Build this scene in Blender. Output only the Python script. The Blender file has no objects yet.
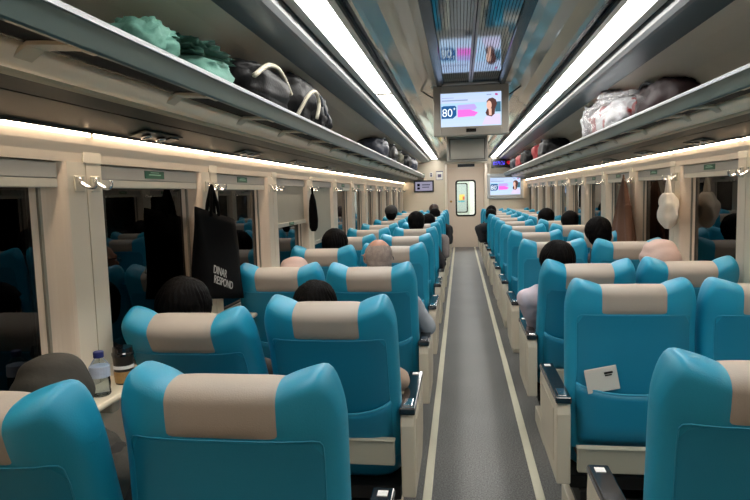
import bpy, bmesh, math, random
from mathutils import Vector, Matrix, noise, Euler
random.seed(7)
PI = math.pi
C = bpy.context.scene.collection

# ------------------------------------------------------------------ materials
def lin(c):
    return tuple(((v/255.)/12.92 if v/255. <= .04045 else ((v/255.+.055)/1.055)**2.4) for v in c)
MAT = {}
def mat(name, rgb, rough=.5, metal=0., bump=0., bscale=60., var=0., vscale=8., coat=0., emit=0., spec=.5, stretch=None):
    if name in MAT: return MAT[name]
    m = bpy.data.materials.new(name); m.use_nodes = True
    nt = m.node_tree; b = nt.nodes['Principled BSDF']
    col = lin(rgb) + (1,)
    b.inputs['Base Color'].default_value = col
    b.inputs['Roughness'].default_value = rough
    b.inputs['Metallic'].default_value = metal
    b.inputs['Coat Weight'].default_value = coat
    b.inputs['Coat Roughness'].default_value = .05
    b.inputs['Specular IOR Level'].default_value = spec
    if emit:
        b.inputs['Emission Color'].default_value = col
        b.inputs['Emission Strength'].default_value = emit
    tc = nt.nodes.new('ShaderNodeTexCoord')
    vec = tc.outputs['Object']
    if stretch:
        mp = nt.nodes.new('ShaderNodeMapping'); mp.inputs['Scale'].default_value = stretch
        nt.links.new(vec, mp.inputs['Vector']); vec = mp.outputs['Vector']
    nz = nt.nodes.new('ShaderNodeTexNoise')
    nz.inputs['Scale'].default_value = vscale; nz.inputs['Detail'].default_value = 4
    nt.links.new(vec, nz.inputs['Vector'])
    v = var if var else .04
    r1 = nt.nodes.new('ShaderNodeMix'); r1.data_type = 'RGBA'
    r1.inputs['A'].default_value = tuple(x*(1-v) for x in col[:3]) + (1,)
    r1.inputs['B'].default_value = tuple(min(1, x*(1+v)) for x in col[:3]) + (1,)
    nt.links.new(nz.outputs['Fac'], r1.inputs['Factor'])
    nt.links.new(r1.outputs['Result'], b.inputs['Base Color'])
    if bump:
        n2 = nt.nodes.new('ShaderNodeTexNoise'); n2.inputs['Scale'].default_value = bscale
        n2.inputs['Detail'].default_value = 3
        nt.links.new(vec, n2.inputs['Vector'])
        bp = nt.nodes.new('ShaderNodeBump'); bp.inputs['Strength'].default_value = bump
        bp.inputs['Distance'].default_value = .004
        nt.links.new(n2.outputs['Fac'], bp.inputs['Height']); nt.links.new(bp.outputs['Normal'], b.inputs['Normal'])
    MAT[name] = m
    return m
def emitmat(name, rgb, strength):
    if name in MAT: return MAT[name]
    m = bpy.data.materials.new(name); m.use_nodes = True
    nt = m.node_tree; nt.nodes.clear()
    e = nt.nodes.new('ShaderNodeEmission'); o = nt.nodes.new('ShaderNodeOutputMaterial')
    e.inputs['Color'].default_value = lin(rgb) + (1,); e.inputs['Strength'].default_value = strength
    nt.links.new(e.outputs[0], o.inputs[0]); MAT[name] = m
    return m
def glassmat(name, tint, rough=.0, ior=1.5):
    if name in MAT: return MAT[name]
    m = bpy.data.materials.new(name); m.use_nodes = True
    nt = m.node_tree; nt.nodes.clear()
    t = nt.nodes.new('ShaderNodeBsdfTransparent'); t.inputs['Color'].default_value = tint + (1,)
    g = nt.nodes.new('ShaderNodeBsdfGlossy'); g.inputs['Roughness'].default_value = rough
    f = nt.nodes.new('ShaderNodeFresnel'); f.inputs['IOR'].default_value = ior
    if name in ('bottle_plastic', 'water'):
        f = nt.nodes.new('ShaderNodeLayerWeight'); f.inputs['Blend'].default_value = .12
    mx = nt.nodes.new('ShaderNodeMixShader'); o = nt.nodes.new('ShaderNodeOutputMaterial')
    nt.links.new(f.outputs[0], mx.inputs[0]); nt.links.new(t.outputs[0], mx.inputs[1])
    nt.links.new(g.outputs[0], mx.inputs[2]); nt.links.new(mx.outputs[0], o.inputs[0])
    MAT[name] = m
    return m

BLUE = mat('blue_leather', (24,144,180), .42, bump=.12, bscale=320, var=.04, vscale=5)
BLUE_SHADED = mat('blue_leather_shaded', (14,122,156), .46, bump=.12, bscale=320, var=.04, vscale=5)  # same leather as the shell; shade on the lower back put into the colour
SEAM = mat('blue_piping', (36,144,180), .45)
GREY = mat('grey_leather', (164,155,145), .5, bump=.12, bscale=320, var=.04, vscale=6)
CREAM = mat('cream_plastic', (242,225,204), .42, var=.02, vscale=2)
CREAM2 = mat('cream_pillar', (230,219,200), .45, var=.03, vscale=3)
CURT = mat('cream_reveal', (226,209,190), .6, var=.04, vscale=5)
SEATPL = mat('ivory_plastic', (205,198,180), .45, var=.04, vscale=6)
BLACKPL = mat('black_gloss_plastic', (22,20,20), .18, coat=.4)
BLACKMT = mat('black_matte', (14,14,15), .7)
DARKMETAL = mat('dark_metal', (40,42,44), .4, metal=.6)
ALU = mat('bright_aluminium', (225,228,232), .28, metal=.55)
ALUB = mat('brushed_aluminium', (178,176,168), .38, metal=.5)
FASCIA = mat('rail_fascia_steel', (84,104,104), .30, metal=.5, var=.10, vscale=3)
RACKPAN = mat('service_panel_dark', (18,26,22), .34, metal=.0, var=.08, vscale=3, spec=.35)
SHELF = mat('rack_shelf_dark', (20,21,20), .8)
BAYC = mat('luggage_bay_lining', (238,231,215), .40, var=.05, vscale=3)
CEILP = mat('ceiling_gloss_panel', (222,212,190), .12, metal=.12, var=.05, vscale=2., coat=.9)
BAND = mat('ceiling_band_steel', (120,134,138), .3, metal=.5, var=.06)
GRILL = mat('grille_steel', (176,190,196), .07, metal=.92, var=.08, stretch=(30,1,1))
TEALM = mat('duct_edge_dark', (46,62,68), .22, metal=.6)
CHROME = mat('chrome', (225,225,228), .12, metal=1.)
GREEN = mat('green_label', (18,92,62), .4)
WHITE = mat('white_print', (235,236,236), .5)
FLOORM = None

def floormat():
    m = bpy.data.materials.new('speckled_grey_floor'); m.use_nodes = True
    nt = m.node_tree; b = nt.nodes['Principled BSDF']; b.inputs['Roughness'].default_value = .45
    tc = nt.nodes.new('ShaderNodeTexCoord')
    n1 = nt.nodes.new('ShaderNodeTexNoise'); n1.inputs['Scale'].default_value = 130; n1.inputs['Detail'].default_value = 3
    n2 = nt.nodes.new('ShaderNodeTexNoise'); n2.inputs['Scale'].default_value = 2.; n2.inputs['Detail'].default_value = 3
    cr = nt.nodes.new('ShaderNodeValToRGB')
    cr.color_ramp.elements[0].position = .35; cr.color_ramp.elements[0].color = lin((80,80,79)) + (1,)
    cr.color_ramp.elements[1].position = .68; cr.color_ramp.elements[1].color = lin((148,148,146)) + (1,)
    mx = nt.nodes.new('ShaderNodeMix'); mx.data_type = 'RGBA'; mx.blend_type = 'MULTIPLY'
    mx.inputs['Factor'].default_value = .35
    nt.links.new(tc.outputs['Object'], n1.inputs['Vector']); nt.links.new(tc.outputs['Object'], n2.inputs['Vector'])
    nt.links.new(n1.outputs['Fac'], cr.inputs['Fac']); nt.links.new(cr.outputs['Color'], mx.inputs['A'])
    nt.links.new(n2.outputs['Fac'], mx.inputs['B']); nt.links.new(mx.outputs['Result'], b.inputs['Base Color'])
    return m
FLOORM = floormat()
MAT['speckled_grey_floor'] = FLOORM

# ------------------------------------------------------------------ mesh helpers
class MB:
    def __init__(s): s.v = []; s.f = []; s.mi = []; s.cur = 0
    def add(s, vs, fs):
        o = len(s.v); s.v += [tuple(v) for v in vs]
        s.f += [tuple(i+o for i in f) for f in fs]; s.mi += [s.cur]*len(fs)
    def box(s, c, d, rot=None):
        x, y, z = d[0]/2, d[1]/2, d[2]/2
        vs = [Vector((i*x, j*y, k*z)) for i in (-1,1) for j in (-1,1) for k in (-1,1)]
        if rot: 
            R = Euler(rot).to_matrix(); vs = [R @ v for v in vs]
        vs = [v + Vector(c) for v in vs]
        s.add(vs, [(0,1,3,2),(4,6,7,5),(0,4,5,1),(2,3,7,6),(0,2,6,4),(1,5,7,3)])
    def bx(s, x0, x1, y0, y1, z0, z1): s.box(((x0+x1)/2,(y0+y1)/2,(z0+z1)/2), (abs(x1-x0),abs(y1-y0),abs(z1-z0)))
    def ring_loft(s, rings, cap=True, closed=True):
        n = len(rings[0]); vs = [p for r in rings for p in r]; fs = []
        m = n if closed else n-1
        for i in range(len(rings)-1):
            for j in range(m):
                k = (j+1) % n
                fs.append((i*n+j, i*n+k, (i+1)*n+k, (i+1)*n+j))
        if cap and closed:
            fs.append(tuple(range(n-1,-1,-1))); fs.append(tuple((len(rings)-1)*n+j for j in range(n)))
        s.add(vs, fs)
    def capsule(s, p, q, r1, r2, seg=12, hem=4, flat=1., fx=None):
        p, q = Vector(p), Vector(q); d = q-p
        if d.length < 1e-6: d = Vector((0,0,1e-5))
        z = d.normalized()
        a = Vector(fx) if fx else (Vector((1,0,0)) if abs(z.x) < .8 else Vector((0,1,0)))
        x = (a - z*a.dot(z)).normalized(); y = z.cross(x)
        rings = []
        for i in range(hem+1):
            t = PI/2*(1-i/hem); t = min(t, PI/2-.12)
            rings.append([p - z*(r1*math.sin(t)) + (x*math.cos(u)+y*math.sin(u)*flat)*(r1*math.cos(t)) for u in [2*PI*k/seg for k in range(seg)]])
        for i in range(hem+1):
            t = PI/2*i/hem; t = min(t, PI/2-.12)
            rings.append([q + z*(r2*math.sin(t)) + (x*math.cos(u)+y*math.sin(u)*flat)*(r2*math.cos(t)) for u in [2*PI*k/seg for k in range(seg)]])
        s.ring_loft(rings)
    def ell(s, c, r, R=None, seg=20, rng=12, fn=None):
        c = Vector(c); rings = []
        for i in range(rng+1):
            t = PI*i/rng; t = max(.05, min(PI-.05, t)); ring = []
            for k in range(seg):
                u = 2*PI*k/seg
                v = Vector((math.sin(t)*math.cos(u), math.sin(t)*math.sin(u), -math.cos(t)))
                if fn: v = v*fn(v)
                v = Vector((v.x*r[0], v.y*r[1], v.z*r[2]))
                if R is not None: v = R @ v
                ring.append(c+v)
            rings.append(ring)
        s.ring_loft(rings)
    def tube(s, pts, r, seg=8):
        pts = [Vector(p) for p in pts]; rings = []
        if 4 <= len(pts) <= 8:
            q = [pts[0]*2-pts[1]] + pts + [pts[-1]*2-pts[-2]]; out = []; ro = []
            rl = r if isinstance(r, (list,tuple)) else [r]*len(pts)
            for i in range(1, len(q)-2):
                for j in range(5):
                    t = j/5.
                    out.append(.5*((2*q[i]) + (q[i+1]-q[i-1])*t + (2*q[i-1]-5*q[i]+4*q[i+1]-q[i+2])*t*t + (3*q[i]-q[i-1]-3*q[i+1]+q[i+2])*t**3))
                    ro.append(rl[i-1]*(1-t)+rl[i]*t)
            pts = out+[pts[-1]]; r = ro+[rl[-1]]
        up = Vector((0,0,1))
        for i, p in enumerate(pts):
            d = (pts[min(i+1,len(pts)-1)] - pts[max(i-1,0)]).normalized()
            a = up if abs(d.dot(up)) < .9 else Vector((1,0,0))
            x = d.cross(a).normalized(); y = d.cross(x)
            rr = r[i] if isinstance(r, (list,tuple)) else r
            rings.append([p + (x*math.cos(2*PI*k/seg)+y*math.sin(2*PI*k/seg))*rr for k in range(seg)])
        s.ring_loft(rings)
    def lathe(s, prof, c=(0,0,0), seg=20):
        c = Vector(c)
        s.ring_loft([[c+Vector((r*math.cos(2*PI*k/seg), r*math.sin(2*PI*k/seg), z)) for k in range(seg)] for r, z in prof])
    def sheet(s, prof, y0, y1, th=.006, ny=1):
        """profile of (x,z) points swept along y, thickened"""
        n = len(prof); nor = []
        for i in range(n):
            a = Vector(prof[max(i-1,0)]); b = Vector(prof[min(i+1,n-1)]); d = (b-a).normalized()
            nor.append(Vector((-d.y, d.x)))
        ring = [Vector(p) for p in prof] + [Vector(prof[i])+nor[i]*th for i in range(n-1,-1,-1)]
        s.ring_loft([[(p.x, y0+(y1-y0)*j/ny, p.y) for p in ring] for j in range(ny+1)])
    def build(s, name, m, parent=None, smooth=False, bevel=0., loc=None, recalc=True, bseg=2):
        me = bpy.data.meshes.new(name); me.from_pydata(s.v, [], s.f)
        ms = m if isinstance(m, (list,tuple)) else [m]
        for x in ms: me.materials.append(x)
        if len(ms) > 1:
            for p, i in zip(me.polygons, s.mi): p.material_index = i
        if recalc:
            bm = bmesh.new(); bm.from_mesh(me); bmesh.ops.recalc_face_normals(bm, faces=bm.faces); bm.to_mesh(me); bm.free()
        if smooth:
            for p in me.polygons: p.use_smooth = True
        o = bpy.data.objects.new(name, me); C.objects.link(o)
        if parent: o.parent = parent
        if loc: o.location = loc
        if bevel:
            b = o.modifiers.new('bevel', 'BEVEL'); b.width = bevel; b.segments = bseg; b.limit_method = 'ANGLE'
            b.angle_limit = math.radians(40)
        return o
def empty(name, loc=(0,0,0), rz=0):
    o = bpy.data.objects.new(name, None); C.objects.link(o); o.location = loc; o.rotation_euler = (0,0,rz)
    o.empty_display_size = .1
    return o
def tag(o, label=None, cat=None, group=None, kind=None):
    if label: o['label'] = label
    if cat: o['category'] = cat
    if group: o['group'] = group
    if kind: o['kind'] = kind
    return o
def struct(o): o['kind'] = 'structure'; return o
def copytree(o, parent=None):
    c = o.copy(); C.objects.link(c)
    for k in ('label','group'):
        if k in c: del c[k]
    if parent: c.parent = parent
    for ch in list(o.children): 
        d = copytree(ch, c)
        if 'label' in ch: d['label'] = ch['label']
    return c
def textmesh(name, s, size, m, parent=None, loc=(0,0,0), rot=(0,0,0), ext=.0006, align='LEFT', sx=1.):
    cu = bpy.data.curves.new(name, 'FONT'); cu.body = s; cu.size = size; cu.extrude = ext; cu.align_x = align
    o = bpy.data.objects.new(name, cu); C.objects.link(o)
    dg = bpy.context.evaluated_depsgraph_get()
    me = bpy.data.meshes.new_from_object(o.evaluated_get(dg)); bpy.data.objects.remove(o)
    me.materials.clear(); me.materials.append(m)
    o = bpy.data.objects.new(name, me); C.objects.link(o)
    if parent: o.parent = parent
    o.location = loc; o.rotation_euler = rot; o.scale = (sx,1,1)
    return o
def sst(a, b, x):
    t = max(0., min(1., (x-a)/(b-a))); return t*t*(3-2*t)
ORD = ['first','second','third','fourth','fifth','sixth','seventh','eighth','ninth','tenth','eleventh','twelfth','thirteenth','fourteenth','fifteenth']

# ------------------------------------------------------------------ dimensions
P = 1.035
WX = 1.36            # wall plane
YB = -1.6            # rear end of what is built
YE = 13.6            # partition
YD = 16.5            # end door
GL = 1.91; GR = 3.32 # pillar gutters
ZL0, ZL1 = .86, 1.635

# ------------------------------------------------------------------ shell
f = MB(); f.bx(-1.42, 1.42, YB, 19.2, -.04, 0)
struct(f.build('floor', FLOORM))
sides = {-1:('left', GL), 1:('right', GR)}
def gutters(g0):
    return [g0+P*k for k in range(-5, 14) if YB+.1 < g0+P*k < YE-.05]
win_n = 0
WINS = []
for sg, (nm, g0) in sides.items():
    gs = gutters(g0)
    w = MB()
    X = lambda v: sg*v
    # lower wall
    w.cur = 0
    w.sheet([(X(WX), 0), (X(WX), .40), (X(WX), ZL0)], YB, YE, .05*(-sg))
    # sill
    w.bx(X(WX-.012), X(WX+.09), YB, YE, ZL0-.02, ZL0)
    # header above the windows, curving out to the light strip
    w.sheet([(X(WX), ZL1), (X(WX-.004), ZL1+.03), (X(WX-.013), ZL1+.06), (X(1.342), 1.722)], YB, YE, .05*(-sg))
    w.bx(X(WX+.002), X(WX+.10), YB, YE, ZL1, ZL1+.02)
    # bay back wall and curved top
    # pillars
    ends = [YB-.2] + gs + [YE+.05]
    for g in gs:
        w.cur = 1
        w.bx(X(WX-.004), X(WX+.05), g-.10, g-.003, ZL0, ZL1)
        w.bx(X(WX-.004), X(WX+.05), g+.003, g+.09, ZL0, ZL1)
        w.bx(X(WX+.004), X(WX+.05), g-.004, g+.004, ZL0, ZL1)
        w.bx(X(WX-.006), X(WX+.0), g-.012, g+.09, ZL1, 1.70)
        w.cur = 2
        # curved pleated reveal on the near side of each pillar
        pr = []
        for i in range(13):
            t = i/12.
            pr.append((X(WX-.004+.075*t - .006*math.sin(t*PI*3)), g-.10-.125*t**1.3))
        w.ring_loft([[(p[0], p[1], z) for p in pr] + [(X(WX+.09), g-.10, z)] for z in (ZL0, 1.2, ZL1)])
    struct(w.build('wall_'+nm, [CREAM, CREAM2, CURT], smooth=False))
    # windows
    for a, b in zip(ends[:-1], ends[1:]):
        if b - a < .5: continue
        y0, y1 = a+.09, b-.18
        if b == ends[-1]: y1 = b
        win_n += 1
        t = empty('window_%d' % win_n, (X(WX+.06), (y0+y1)/2, ZL0)); struct(t)
        g = MB(); g.bx(-.003, .003, -(y1-y0)/2-.05, (y1-y0)/2+.07, 0, ZL1-ZL0)
        g.build('window_pane', glassmat('night_glass', (.10,.11,.12), .0, 1.48), t)
        fr = MB()
        for q in (-1, 1): fr.bx(-sg*.006, -sg*.02, q*(y1-y0)/2-.006, q*(y1-y0)/2+.006, 0, ZL1-ZL0)
        fr.bx(-sg*.006, -sg*.02, -(y1-y0)/2, (y1-y0)/2, 0, .015)
        fr.build('window_frame', mat('frame_beige', (150,146,134), .4, metal=.3), t)
        WINS.append((sg, y0, y1, a))
# outer dark skin of the car behind the glass (night outside)
for sg, (nm, g0) in sides.items():
    s_ = MB(); s_.bx(sg*1.62, sg*1.64, YB, YE, -.04, 2.4); struct(s_.build('trim_%d' % (1 if sg < 0 else 2), mat('night_tunnel_wall', (10,11,12), .9)))

# ceiling
c = MB()
mats = [BAYC, BAND, mat('pale_grey_rail', (150,152,154), .45), BLACKMT, CEILP, TEALM, ALUB]
for sg in (-1, 1):
    X = lambda v: sg*v
    th = .02*sg
    def sh(i, prof): 
        c.cur = i; c.sheet([(X(a), b) for a, b in prof], YB, YE, th)
    sh(0, [(1.37,1.70),(1.37,1.93),(1.345,2.00),(1.28,2.07),(1.17,2.135),(1.04,2.185),(.92,2.215)])
    sh(1, [(.925,2.215),(.915,2.190),(.80,2.212)])
    sh(2, [(.80,2.212),(.782,2.214),(.776,2.218),(.774,2.230),(.771,2.245)])
    sh(3, [(.772,2.245),(.765,2.262),(.735,2.262),(.73,2.25)])
    sh(6, [(.73,2.248),(.712,2.248),(.712,2.27)])
    sh(6, [(.712,2.30),(.565,2.30)])
    sh(6, [(.565,2.27),(.565,2.248),(.545,2.248)])
    sh(5, [(.545,2.248),(.535,2.265),(.50,2.258)])
    sh(4, [(.50,2.258),(.492,2.252),(.482,2.262),(.42,2.295),(.36,2.315),(.30,2.328),(.245,2.335)])
    sh(5, [(.245,2.335),(.24,2.318),(.222,2.318),(.218,2.36)])
    c.cur = 5; c.bx(X(0), X(.22), YB, YE, 2.36, 2.37)
struct(c.build('ceiling', mats))
# bay lining ribs and ceiling panel joints (shallow)
for sg in (-1, 1):
    j = MB()
    for k in range(-2, 13):
        y = (GL if sg < 0 else GR) + P*k
        if not (YB < y < YE-.1): continue
        pr = [(1.369,1.90),(1.369,1.93),(1.343,1.998),(1.279,2.067),(1.169,2.132),(1.039,2.182),(.93,2.212)]
        j.sheet([(sg*a, b) for a, b in pr], y-.004, y+.004, -.003*sg)
        # embossed rounded panels of the lining
    struct(j.build('trim_%d' % (3 if sg < 0 else 4), mat('joint_dark', (120,115,102), .6)))
    j = MB()
    for y in [.4, 1.45, 2.5, 3.55, 4.45, 5.6, 6.7, 7.8, 9, 10.2, 11.4, 12.6]:
        j.sheet([(sg*a, b-.0035) for a, b in [(.48,2.262),(.42,2.295),(.36,2.315),(.30,2.328),(.25,2.334)]], y-.006, y+.006, .003*sg)
    struct(j.build('trim_%d' % (5 if sg < 0 else 6), mat('joint_ceiling', (86,82,72), .5)))
    j = MB()
    pr = [(1.30,2.05),(1.25,2.089),(1.17,2.129),(1.04,2.179)]
    for k in range(-2, 12):
        y = (GL if sg < 0 else GR) + P*k
        for (ya, yb) in ((.10, .48), (.56, .94)):
            j.sheet([(sg*a, b) for a, b in pr], y+ya, y+yb, -.007*sg)
    struct(j.build('trim_%d' % (7 if sg < 0 else 8), mat('bay_raised_panel', (240,234,219), .35), bevel=.006))

# ceiling grille (air duct cover): slats running along the car
gr = empty('ceiling_air_grille', (0,0,2.335))
tag(gr, 'long ribbed steel air grille along the centre of the ceiling', 'air grille')
for side in (-1, 1):
    g = MB()
    for i in range(13):
        x = side*(.022 + i*.0155)
        g.bx(x-.0062, x+.0062, YB, YE-.2, -.008, .006)
    g.build('slat_panel', GRILL, gr)
g = MB(); g.bx(-.014, -.003, YB, YE-.2, -.014, .004); g.bx(.003, .014, YB, YE-.2, -.014, .004); g.build('centre_rail', ALUB, gr)
for y in [0.9, 2.3, 3.7, 4.35, 5.1, 6.5, 8, 9.5, 11]:
    g = MB(); g.bx(-.21, .21, y-.012, y+.012, .0, .02); g.build('cross_bar', BLACKMT, gr)

# rear wall, partition, passage and end door
b = MB(); b.bx(-1.45, 1.45, YB-.05, YB, 0, 2.45); struct(b.build('wall_rear', CREAM))
p = MB()
PL, PR = -.43, .535
p.bx(-1.42, PL, YE, YE+.05, 0, 2.36); p.bx(PR, 1.42, YE, YE+.05, 0, 2.36); p.bx(PL, PR, YE, YE+.05, 2.12, 2.36)
p.bx(PL-.03, PL, YE+.05, YD, 0, 2.36); p.bx(PR, PR+.03, YE+.05, YD, 0, 2.36)
p.bx(PL, PR, YE+.05, YD, 2.36, 2.38)
struct(p.build('wall_front', mat('cream_partition', (214,200,178), .4, var=.02)))
# door with window opening
d = empty('door_1', (0, YD, 0)); struct(d)
wx0, wx1, wz0, wz1 = -.20, .31, .86, 1.80
m = MB()
m.bx(PL, wx0, 0, .04, 0, 2.14); m.bx(wx1, PR, 0, .04, 0, 2.14); m.bx(wx0, wx1, 0, .04, 0, wz0); m.bx(wx0, wx1, 0, .04, wz1, 2.14)
m.build('door_leaf', CREAM, d)
m = MB(); m.bx(PL, PR, 0, .05, 2.145, 2.36); m.build('door_header', CREAM, d)
m = MB(); m.bx(-.15, .30, -.03, 0, 2.17, 2.25); m.build('door_header_vent', DARKMETAL, d)
def rrect(x0, x1, z0, z1, r, y, n=6):
    pts = []
    for cx, cz, a0 in ((x1-r,z1-r,0),(x0+r,z1-r,PI/2),(x0+r,z0+r,PI),(x1-r,z0+r,1.5*PI)):
        for i in range(n+1):
            a = a0+PI/2*i/n; pts.append((cx+r*math.cos(a), y, cz+r*math.sin(a)))
    return pts
m = MB()
o1, i1 = rrect(wx0-.02, wx1+.02, wz0-.02, wz1+.02, .08, -.012), rrect(wx0+.02, wx1-.02, wz0+.02, wz1-.02, .06, -.012)
o2 = [(a,.03,c_) for a,_,c_ in o1]; i2 = [(a,.03,c_) for a,_,c_ in i1]
m.ring_loft([o2, o1, i1, i2], cap=False)
m.build('door_window_frame', BLACKMT, d, smooth=False)
m = MB(); m.bx(wx0, wx1, .015, .02, wz0, wz1); m.build('door_pane', glassmat('clear_glass', (.93,.95,.94), .0, 1.4), d)
m = MB(); m.lathe([(.002,0),(.03,0),(.03,.02),(.024,.026),(.002,.026)]); k = m.build('door_handle', mat('brass', (190,150,80), .3, metal=.9), d, smooth=False, loc=(-.34,-.002,1.25)); k.rotation_euler = (PI/2,0,0)
pl = empty('passage_fill_lamp', (.05, 15.0, 2.36)); tag(pl, 'added fill lamp on the ceiling of the short passage before the end door', 'lamp')  # fill lamp added to brighten the dark passage and end door
m = MB(); m.bx(-.25,.25,-.5,.5,-.012,0); m.build('lamp_diffuser', emitmat('passage_fill_glow', (236,243,255), 12.), pl)
m = MB(); m.bx(-.28,.28,-.53,.53,-.008,.01); m.build('lamp_body', ALUB, pl)
# vestibule and next door behind
v = MB()
v.bx(-1.2, -1.15, YD+.05, 19.15, 0, 2.3); v.bx(1.15, 1.2, YD+.05, 19.15, 0, 2.3); v.bx(-1.2, 1.2, YD+.05, 19.15, 2.3, 2.34)
v.bx(-1.2, 1.2, 19.1, 19.15, 0, 2.3); v.bx(-1.42, PL, YD, YD+.05, 0, 2.3); v.bx(PR, 1.42, YD, YD+.05, 0, 2.3)
struct(v.build('wall_vestibule', mat('vestibule_white', (235,236,232), .4)))
d2 = empty('door_2', (0, 19.1, 0)); struct(d2)
m = MB(); m.bx(-.33, .20, -.05, 0, .1, 2.0); m.build('door_leaf', mat('pale_green_door', (196,208,196), .4), d2, bevel=.02)
m = MB()
o1, i1 = rrect(-.25, .14, .85, 1.78, .06, -.055), rrect(-.215, .105, .885, 1.745, .05, -.055)
m.ring_loft([[(a,-.04,c_) for a,_,c_ in o1], o1, i1, [(a,-.04,c_) for a,_,c_ in i1]], cap=False); m.build('door_window_frame', DARKMETAL, d2)
m = MB(); m.bx(-.215, .105, -.054, -.051, .885, 1.745); m.build('door_pane', mat('pale_grey_pane', (170,184,182), .2), d2)
m = MB(); m.cur = 0; m.bx(-.12, .04, -.062, -.056, 1.24, 1.42); m.cur = 1; m.bx(-.02, .04, -.066, -.062, 1.26, 1.36)
m.cur = 2; m.bx(-.16, .04, -.066, -.062, 1.19, 1.23)
tag(m.build('notice_poster', [mat('poster_yellow',(226,196,96),.5), mat('poster_red',(200,90,60),.5), mat('poster_teal',(60,160,180),.5)], loc=(0,19.1,0)), 'small yellow and red poster on the far vestibule door', 'poster')
vl = empty('vestibule_lamp', (0, 17.6, 2.28)); tag(vl, 'ceiling lamp lighting the vestibule behind the end door', 'lamp')
m = MB(); m.bx(-.42, .42, -.7, .7, -.012, .0); m.build('lamp_diffuser', emitmat('vestibule_glow', (255,255,250), 16.), vl)
m = MB(); m.bx(-.45, .45, -.73, .73, .0, .02); m.build('lamp_body', ALUB, vl)

# floor strips
for sg, x, nm in ((-1, -.272, 'left'), (1, .277, 'right')):
    s_ = MB(); s_.bx(x-.022, x+.022, YB, YD-.05, 0, .008)
    tag(s_.build('floor_edge_strip', mat('yellowed_strip', (222,218,196), .5, var=.08, vscale=5), bevel=.003), 'pale floor trim strip along the %s edge of the aisle' % nm, 'floor strip')

# ------------------------------------------------------------------ ceiling lights and light strips
LSTR = 19.0
for sg, nm in ((-1,'left'), (1,'right')):
    for (y0, y1, which) in ((.35, 4.46 if sg < 0 else 4.76, 'nearer'), (4.63 if sg < 0 else 4.93, 13.45, 'farther')):
        t = empty('ceiling_light', (sg*.6385, (y0+y1)/2, 2.25))
        tag(t, '%s long white ceiling light panel on the %s side of the aisle' % (which, nm), 'ceiling light')
        L = (y1-y0)/2
        m = MB(); m.ring_loft([[(.0705*math.cos(a), yy, -.018*math.sin(a)+.004) for a in [PI*i/10 for i in range(11)]]+[(-.0705,yy,.012),(.0705,yy,.012)] for yy in (-L, L)]); m.build('diffuser', emitmat('light_diffuser', (255,252,246), LSTR), t)
        m = MB(); 
        for q in (-1, 1): m.bx(q*.0725-.002, q*.0725+.002, -L, L, -.004, .012); m.bx(-.074, .074, q*L, q*(L+.03), -.004, .012)
        m.build('light_frame', ALUB, t)
        m = MB()
        if sg > 0 or True:
            for i in range(int((y1-y0)/.32)):
                m.box((sg*.095, -L+.2+.32*i, -.004), (.02,.012,.012))
        m.build('bracket_clips', ALUB, t)
for sg, nm in ((-1,'left'), (1,'right')):
    t = empty('wall_light_strip', (sg*1.327, 0, 1.73)); tag(t, 'thin warm white light strip under the %s luggage rack' % nm, 'light strip')
    gs = gutters(GL if sg < 0 else GR); ys = [YB] + gs + [YE-.05]
    m = MB()
    m.add([(sg*.001,YB,.008),(sg*.001,YE-.03,.008),(sg*.016,YE-.03,-.001),(sg*.016,YB,-.001),(sg*.016,YB,.012),(sg*.016,YE-.03,.012)],
          [(0,1,2,3),(0,3,4),(1,5,2),(3,2,5,4),(0,4,5,1)])
    m.build('strip_diffuser', emitmat('strip_glow', (255,232,205), 42.0), t)
    m = MB()
    for y in gs: m.bx(-sg*.004, sg*.014, y-.006, y+.006, -.012, .012)
    m.build('strip_joint', CREAM2, t)

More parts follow.
